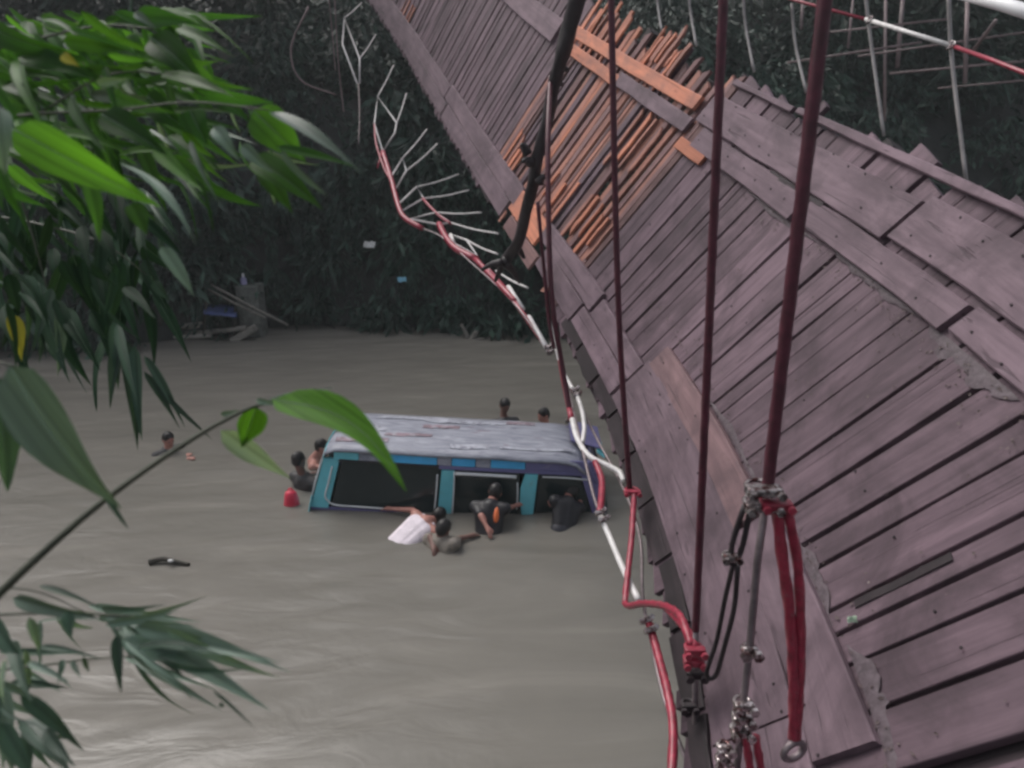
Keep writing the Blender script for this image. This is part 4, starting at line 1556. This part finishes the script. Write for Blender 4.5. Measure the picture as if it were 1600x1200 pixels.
scrap('plastic_scrap', 'crumpled white plastic scrap caught high in the dark far bank', aty(577, 382, 17.0), 0.26, M['litter_white'], 1)
scrap('plastic_scrap', 'pale blue plastic scrap caught low in the dark far bank', aty(628, 437, 16.8), 0.20, M['litter_blue'], 2)
sp = scrap('wrapper', 'pale green crumpled wrapper lying on the near deck planks', deck(2.62, 0.96, 0.03), 0.035, M['litter_green'], 3)

# moored things on the far left bank
p = onz(392, 528)
cb = empty('concrete_post', p)
tag(cb, 'grey concrete block with a sloped foot at the far left bank', 'concrete block')
by = p.y
Vg, Fg = box_geo(Matrix.Translation((0, .3, .55)), .52, .5, 1.35, .04)
mobj('shaft', Vg, Fg, M['concrete'], cb)
Vg, Fg = box_geo(Matrix.Translation((-.12, -.05, .12)) @ Matrix.Rotation(R(-28), 4, 'Y'), .62, .40, .16, .03)
mobj('foot', Vg, Fg, M['pale_wood'], cb)
q = aty(381, 442, by + .3)
V, F = capsule_geo((0, 0, -.10), (0, 0, .10), .085, .07)
o = mobj('plastic_jug', V, F, plain('lilac_plastic', (0.33, 0.31, 0.50), 0.4), smooth=True)
Vg, Fg = capsule_geo((0, 0, .16), (0, 0, .22), .03, .03)
o.location = q + Vector((0, 0, -.02))
mobj('cap', Vg, Fg, M['litter_white'], o, smooth=True)
tag(o, 'lilac plastic jug standing on top of the concrete block', 'jug')
raft = empty('bamboo_raft', onz(320, 530))
tag(raft, 'low raft of poles with a blue tarpaulin shelter at the far left bank', 'raft')
ry = raft.location.y
for (a, c, r_, mt) in (((225, 531), (330, 524), .06, 'pale_wood'), ((275, 512), (316, 507), .075, 'pale_wood'), ((330, 519), (385, 512), .06, 'pale_wood'), ((240, 536), (400, 536), .10, 'dark_driftwood'),
                       ((322, 470), (318, 525), .035, 'dark_driftwood'), ((368, 478), (366, 525), .035, 'dark_driftwood'), ((250, 488), (252, 530), .04, 'dark_driftwood'), ((290, 522), (345, 516), .05, 'pale_wood')):
    tube('pole', [aty(*a, ry), aty(*c, ry - .05)], r_, M[mt], raft, sides=7)
V, F = [], []
for i in range(9):
    for j in range(4):
        q = aty(318 + 52 * i / 8, 474 + 5 * i / 8 + 17 * j / 3, ry + .35 - .22 * j)
        V.append(q + Vector((0, 0, .03 * mnoise.noise(Vector((i * .8, j, 0))))))
for i in range(8):
    for j in range(3):
        a = i * 4 + j
        F.append((a, a + 4, a + 5, a + 1))
o = mobj('tarpaulin', V, F, M['blue_tarp'], raft, smooth=True, matrix=Matrix.Translation(aty(340, 485, ry)))
o.modifiers.new('solid', 'SOLIDIFY').thickness = 0.015
for (a, c, lab) in (((330, 445), (450, 508), 'long thin bamboo pole leaning past the concrete block, upper one'), ((325, 452), (415, 497), 'shorter bamboo pole leaning against the concrete block, lower one')):
    tg = tube('leaning_pole', [aty(*a, by - .2), aty((a[0] + c[0]) / 2, (a[1] + c[1]) / 2 + 1, by - .3), aty(*c, by - .4)], 0.03, M['pale_wood'], sides=7)
    tag(tg, lab, 'pole')

# hanging vines in front of the far foliage
for (pts, r_, lab) in (([(205, -20), (205, 90), (212, 250)], .006, 'pale thin stalk hanging down behind the upper left leaves'),
                       ([(482, 10), (455, 75), (470, 125), (525, 148)], .016, 'pale looping vine left of the netting'),
                       ([(522, -20), (528, 90), (537, 175)], .012, 'thin straight vine hanging left of the upper netting loop'),
                       ([(512, -20), (520, 60), (524, 110)], .010, 'short thin vine hanging beside the straight one')):
    y = 1.6 if pts[0][0] == 205 else 13.0
    tg = tube('vine', catmull([aty(a, c, y) for a, c in pts], 6), r_ * (0.5 if y < 2 else 1), M['dim_steel'] if y > 2 else M['leaf_grey'], sides=6)
    tag(tg, lab, 'vine')

# ------------------------------------------------------------------ bamboo branches in front
lr = random.Random(11)


def leaf_obj(base, tip, width, mt, parent, bend=0.10, roll=0.0, fold=0.25, side=0.0, name='leaf'):
    base, tip = Vector(base), Vector(tip)
    ax = tip - base
    ln = ax.length
    ax.normalize()
    view = -((base + tip) / 2).normalized()
    nrm = (view - ax * view.dot(ax)).normalized()
    nrm = Matrix.Rotation(roll, 3, ax) @ nrm
    sd_ = nrm.cross(ax).normalized()
    n = 11
    V, F = [], []
    for i in range(n + 1):
        t = i / n
        w = width / 2 * 1.12 * (math.sin(math.pi * t ** 0.58) ** 0.9) * (1 - 0.35 * t)
        zc = bend * ln * math.sin(math.pi * t)
        yc = side * ln * math.sin(math.pi * t)
        wb = 0.05 * width * math.sin(t * 9 + base.x * 40)
        for k in (-1, -0.5, 0, 0.5, 1):
            V.append(Vector((t * ln, yc + k * w, zc + fold * abs(k) * w + wb * k * (1 if t < .95 else 0) + (-0.06 * width if k == 0 and 0 < t < 1 else 0))))
    for i in range(n):
        for k in range(4):
            a = i * 5 + k
            F.append((a, a + 5, a + 6, a + 1))
    Mx = frame(ax, sd_, nrm, base)
    lf = mobj(name, [Mx @ v for v in V], F, mt, parent, smooth=True, matrix=Mx)
    if width > 0.038:
        rib = [Mx @ (V[i * 5 + 2] + Vector((0, 0, 0.0006))) for i in range(0, n)]
        Vg, Fg = tube_geo(rib, [width * 0.016, width * 0.004], 5)
        mobj('midrib', Vg, Fg, M['leaf_pale'], lf, smooth=True, matrix=Mx)
    return lf


def leafpx(b, t, wpx, mt, parent, d0=1.1, d1=None, **kw):
    d1 = d0 if d1 is None else d1
    return leaf_obj(at(b[0], b[1], d0), at(t[0], t[1], d1), wpx * (d0 + d1) / 2 / FPX, M[mt], parent, **kw)


def stem(pts, r0, r1, parent, d=1.1, nm='twig', mt='twig'):
    P = catmull([at(a[0], a[1], a[2] if len(a) > 2 else d) for a in pts], 6)
    return tube(nm, P, [r0, r1], M[mt], parent, sides=7)


# upper spray
bu = empty('bamboo_branch', at(-60, 180, 1.2))
tag(bu, 'fresh green bamboo spray filling the upper left corner', 'bamboo branch')
stem([(-60, 190, 1.25), (60, 178, 1.2), (180, 172, 1.15), (300, 160, 1.12), (420, 172, 1.1)], .003, .0012, bu)
stem([(-60, 90, 1.3), (60, 60, 1.25), (160, 40, 1.2), (240, 45, 1.18)], .003, .0012, bu)
stem([(60, 178, 1.2), (160, 120, 1.2), (250, 115, 1.2), (320, 150, 1.2)], .002, .001, bu)
up_leaves = [((18, 200), (252, 324), 66, 'leaf_lit', 1.0, 1.05, 0.1), ((188, 256), (309, 386), 24, 'leaf_grey', 1.05, 1.0, 0.9), ((276, 44), (367, 90), 20, 'leaf_mid', 1.15, 1.1, 0.5),
             ((420, 174), (568, 273), 28, 'leaf_grey', 1.15, 1.1, 0.8), ((334, 198), (374, 252), 24, 'leaf_grey', 1.1, 1.1, 0.1), ((377, 226), (428, 271), 21, 'leaf_grey', 1.1, 1.1, 0.2),
             ((395, 172), (478, 254), 62, 'leaf_bright', 1.15, 1.2, 0.1), ((392, 245), (505, 328), 44, 'leaf_bright', 1.15, 1.15, 0.3), ((408, 262), (457, 333), 34, 'leaf_bright', 1.2, 1.2, 0.2),
             ((296, 172), (324, 228), 44, 'leaf_mid', 1.2, 1.2, 0.1), ((236, 58), (324, 138), 52, 'leaf_mid', 1.2, 1.2, 0.2), ((212, 30), (307, 34), 34, 'leaf_mid', 1.25, 1.25, 0.3),
             ((158, 178), (262, 242), 46, 'leaf_mid', 1.15, 1.15, 0.3), ((138, 285), (156, 378), 26, 'leaf_bright', 1.1, 1.1, 0.4), ((206, 318), (230, 368), 32, 'leaf_bright', 1.12, 1.12, 0.2),
             ((-8, 165), (8, 275), 44, 'leaf_grey', 0.95, .95, 0.1), ((252, 385), (304, 464), 26, 'leaf_grey', 1.2, 1.2, 0.4), ((60, 215), (150, 320), 40, 'leaf_bright', 1.15, 1.15, 0.5),
             ((-20, 40), (130, 90), 40, 'leaf_mid', 1.2, 1.2, 0.4), ((30, 90), (170, 130), 36, 'leaf_mid', 1.2, 1.2, 0.5), ((96, 86), (125, 104), 16, 'leaf_yellow', 1.1, 1.1, 0.0),
             ((150, 130), (205, 122), 14, 'leaf_grey', 1.08, 1.08, .2), ((430, 230), (560, 262), 16, 'leaf_mid', 1.15, 1.15, .6), ((300, 140), (430, 160), 30, 'leaf_mid', 1.2, 1.2, .5),
             ((210, 20), (245, 45), 14, 'leaf_grey', 1.1, 1.1, .2), ((190, 60), (240, 110), 40, 'leaf_mid', 1.25, 1.25, .1), ((120, 40), (160, 120), 40, 'leaf_mid', 1.3, 1.3, .2),
             ((440, 235), (515, 308), 20, 'leaf_grey', 1.12, 1.12, .9), ((230, 150), (300, 210), 40, 'leaf_mid', 1.25, 1.25, .2), ((320, 130), (390, 190), 36, 'leaf_mid', 1.28, 1.28, .1)]
for (b_, t_, w_, mt, d0, d1, ro) in up_leaves:
    leafpx(b_, t_, w_, mt, bu, d0, d1, bend=lr.uniform(.03, .12), roll=ro * lr.choice((-1, 1)), fold=lr.uniform(.15, .35))
for k in range(210):
    x, y = lr.uniform(-40, 300), lr.uniform(15, 265)
    a = R(lr.uniform(-5, 75))
    ln = lr.uniform(60, 150)
    d = lr.uniform(1.15, 1.7)
    leafpx((x, y), (x + math.cos(a) * ln, y + math.sin(a) * ln), lr.uniform(9, 27), lr.choice(['leaf_mid', 'leaf_mid', 'leaf_bright', 'leaf_bright', 'leaf_grey' if lr.random() < .4 else 'leaf_mid']), bu, d, d + lr.uniform(-.1, .1),
           bend=lr.uniform(.02, .15), roll=lr.uniform(-1.1, 1.1), fold=lr.uniform(.1, .4))

for k in range(130):
    x, y = lr.uniform(-30, 420), lr.uniform(10, 300)
    if x > 300 and (y < 130 or y > 250):
        x -= 200
    a = R(lr.uniform(5, 70))
    ln = lr.uniform(50, 120)
    d = lr.uniform(1.7, 2.5)
    leafpx((x, y), (x + math.cos(a) * ln, y + math.sin(a) * ln), lr.uniform(6, 14), lr.choice(['leaf_mid', 'leaf_grey', 'leaf_mid', 'leaf_dark']), bu, d, d + lr.uniform(-.1, .1),
           bend=lr.uniform(.02, .12), roll=lr.uniform(-1.0, 1.0))

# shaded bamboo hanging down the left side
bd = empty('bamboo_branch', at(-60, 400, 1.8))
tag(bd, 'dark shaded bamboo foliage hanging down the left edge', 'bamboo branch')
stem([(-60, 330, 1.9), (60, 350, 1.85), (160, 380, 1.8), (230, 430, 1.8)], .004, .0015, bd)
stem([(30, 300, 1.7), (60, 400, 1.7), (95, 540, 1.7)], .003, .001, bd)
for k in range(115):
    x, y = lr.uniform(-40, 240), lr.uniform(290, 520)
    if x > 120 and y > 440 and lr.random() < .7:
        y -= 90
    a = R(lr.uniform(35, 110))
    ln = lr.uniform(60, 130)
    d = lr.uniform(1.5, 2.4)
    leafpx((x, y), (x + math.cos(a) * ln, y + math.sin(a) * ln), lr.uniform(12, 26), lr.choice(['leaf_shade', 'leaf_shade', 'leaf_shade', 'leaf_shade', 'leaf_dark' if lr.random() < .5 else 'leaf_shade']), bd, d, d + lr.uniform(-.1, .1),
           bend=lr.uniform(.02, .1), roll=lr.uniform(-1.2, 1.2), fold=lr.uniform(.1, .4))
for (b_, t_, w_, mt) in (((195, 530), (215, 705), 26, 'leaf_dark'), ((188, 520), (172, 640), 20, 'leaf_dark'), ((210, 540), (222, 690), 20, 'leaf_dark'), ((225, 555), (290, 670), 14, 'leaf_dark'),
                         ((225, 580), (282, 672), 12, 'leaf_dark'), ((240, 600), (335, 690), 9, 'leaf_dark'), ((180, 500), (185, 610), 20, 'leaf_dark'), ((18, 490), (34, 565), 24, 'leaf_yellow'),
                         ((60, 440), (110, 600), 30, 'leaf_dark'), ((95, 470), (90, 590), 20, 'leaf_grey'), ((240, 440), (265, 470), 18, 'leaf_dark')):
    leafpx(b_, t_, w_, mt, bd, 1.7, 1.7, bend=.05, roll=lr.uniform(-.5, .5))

# slanting branch with the big bright leaf
bm_ = empty('bamboo_branch', at(-40, 965, .95))
tag(bm_, 'slanting bamboo twig with one large bright green leaf over the minibus', 'bamboo branch')
stem([(-40, 965, .95), (60, 870, .97), (165, 780, 1.0), (290, 692, 1.05), (380, 642, 1.08), (430, 626, 1.1)], .0062, .0024, bm_)
stem([(405, 632, 1.09), (450, 615, 1.1), (520, 606, 1.12)], .0012, .0006, bm_, mt='leaf_grey')
leafpx((425, 624), (636, 770), 60, 'leaf_lit', bm_, 1.08, 1.0, bend=.06, roll=-0.25, side=.13, fold=.2)
leafpx((400, 636), (378, 700), 44, 'leaf_lit', bm_, 1.1, 1.14, bend=.04, roll=-.3)
leafpx((345, 672), (455, 748), 34, 'leaf_pale', bm_, 1.12, 1.2, bend=.03, roll=.3)
leafpx((400, 625), (440, 632), 10, 'leaf_grey', bm_, 1.08, 1.08, roll=.2)
leafpx((345, 648), (375, 640), 9, 'leaf_grey', bm_, 1.08, 1.08, roll=.2)
# broad leaf at the left edge
bl = empty('bamboo_branch', at(-40, 560, .9))
tag(bl, 'bamboo twig with broad grey-green leaves at the left edge', 'bamboo branch')
stem([(-40, 560, .9), (0, 566, .9), (18, 574, .9)], .002, .0012, bl)
leafpx((14, 570), (192, 796), 84, 'leaf_grey', bl, .9, .95, bend=.05, roll=.35, side=-.04)
leafpx((-5, 590), (12, 770), 60, 'leaf_dark', bl, .92, .95, bend=.05, roll=-.3)
leafpx((165, 770), (202, 828), 12, 'leaf_dark', bl, .97, .97, bend=.02, roll=.6)
leafpx((-20, 600), (60, 620), 50, 'leaf_grey', bl, .95, .95, roll=.5)
# lower spray
bo = empty('bamboo_branch', at(-50, 1020, 1.0))
tag(bo, 'blue-green bamboo spray reaching over the water at the lower left', 'bamboo branch')
stem([(-40, 962, 1.0), (70, 958, 1.0), (160, 960, 1.0), (240, 965, 1.0)], .0024, .001, bo)
stem([(-40, 1050, 1.05), (60, 1040, 1.05), (140, 1030, 1.03), (215, 1025, 1.0)], .0024, .001, bo)
stem([(-30, 915, 1.0), (60, 925, 1.0), (150, 965, 1.0)], .0016, .0008, bo)
low_leaves = [((158, 952), (262, 944), 18, 'leaf_dark', .3), ((185, 962), (458, 1052), 40, 'leaf_dark', .3), ((180, 985), (440, 1036), 46, 'leaf_grey', .2), ((190, 975), (425, 1112), 54, 'leaf_dark', .2), ((190, 1000), (330, 1046), 44, 'leaf_grey', .1),
              ((182, 992), (190, 1086), 24, 'leaf_dark', .2), ((332, 1078), (402, 1142), 7, 'leaf_dark', .3), ((105, 955), (112, 998), 26, 'leaf_dark', .2), ((20, 935), (160, 968), 34, 'leaf_grey', .4), ((60, 915), (165, 955), 14, 'leaf_dark', .5),
              ((240, 1010), (290, 1060), 20, 'leaf_dark', .3), ((98, 1030), (90, 1070), 14, 'leaf_dark', .2), ((112, 1032), (128, 1062), 12, 'leaf_dark', .2), ((130, 1025), (140, 1050), 10, 'leaf_dark', .2), ((-10, 1060), (22, 1210), 56, 'leaf_grey', .2),
              ((30, 1085), (132, 1175), 34, 'leaf_dark', .3), ((35, 1125), (115, 1215), 46, 'leaf_grey', .3), ((20, 1000), (50, 1100), 30, 'leaf_dark', .4), ((60, 1010), (160, 1030), 14, 'leaf_dark', .3), ((-20, 965), (40, 1040), 46, 'leaf_dark', .5),
              ((0, 1130), (60, 1230), 40, 'leaf_dark', .2), ((210, 980), (370, 1010), 34, 'leaf_dark', .3), ((260, 985), (440, 1060), 30, 'leaf_grey', .5), ((342, 1100), (352, 1104), 8, 'leaf_dark', .1), ((70, 1140), (120, 1200), 30, 'leaf_dark', .3)]
for (b_, t_, w_, mt, ro) in low_leaves:
    leafpx(b_, t_, w_ * .72, 'leaf_grey' if (w_ > 30 and mt == 'leaf_dark' and b_[0] > 150) else mt, bo, 1.0 + lr.uniform(-.03, .05), 1.0 + lr.uniform(-.04, .05), bend=lr.uniform(.02, .09), roll=ro * lr.choice((-1, 1)))

for k in range(44):
    hub = lr.choice(((160, 962), (210, 985), (215, 1020), (70, 960), (20, 1030), (0, 1080), (20, 1120)))
    a = R(lr.uniform(-12, 55) if hub[0] > 100 else lr.uniform(-5, 95))
    ln = lr.uniform(70, 190) if hub[0] > 100 else lr.uniform(50, 130)
    x, y = hub[0] + lr.uniform(-25, 25), hub[1] + lr.uniform(-18, 18)
    d = lr.uniform(.95, 1.25)
    leafpx((x, y), (x + math.cos(a) * ln, y + math.sin(a) * ln), lr.uniform(6, 17), lr.choice(['leaf_dark', 'leaf_grey', 'leaf_grey', 'leaf_pale' if lr.random() < .3 else 'leaf_grey']), bo, d, d + lr.uniform(-.05, .05),
           bend=lr.uniform(.02, .12), roll=lr.uniform(-.9, .9))

# ------------------------------------------------------------------ haze volume added to lift the blacks, like lens fog
Vg, Fg = box_geo(Matrix.Translation((0, 18, 6)), 260, 170, 28)
hz = mobj('haze', Vg, Fg, None)
m = bpy.data.materials.new('added_haze')
m.use_nodes = True
m.node_tree.nodes.clear()
pv = m.node_tree.nodes.new('ShaderNodeVolumePrincipled')
pv.inputs['Color'].default_value = (0.80, 0.84, 0.86, 1)
pv.inputs['Density'].default_value = 0.0022
pv.inputs['Anisotropy'].default_value = 0.2
om = m.node_tree.nodes.new('ShaderNodeOutputMaterial')
m.node_tree.links.new(pv.outputs[0], om.inputs['Volume'])
hz.data.materials.append(m)
tag(hz, 'thin grey haze added over the view to lift the dark tones', 'haze', kind='stuff')
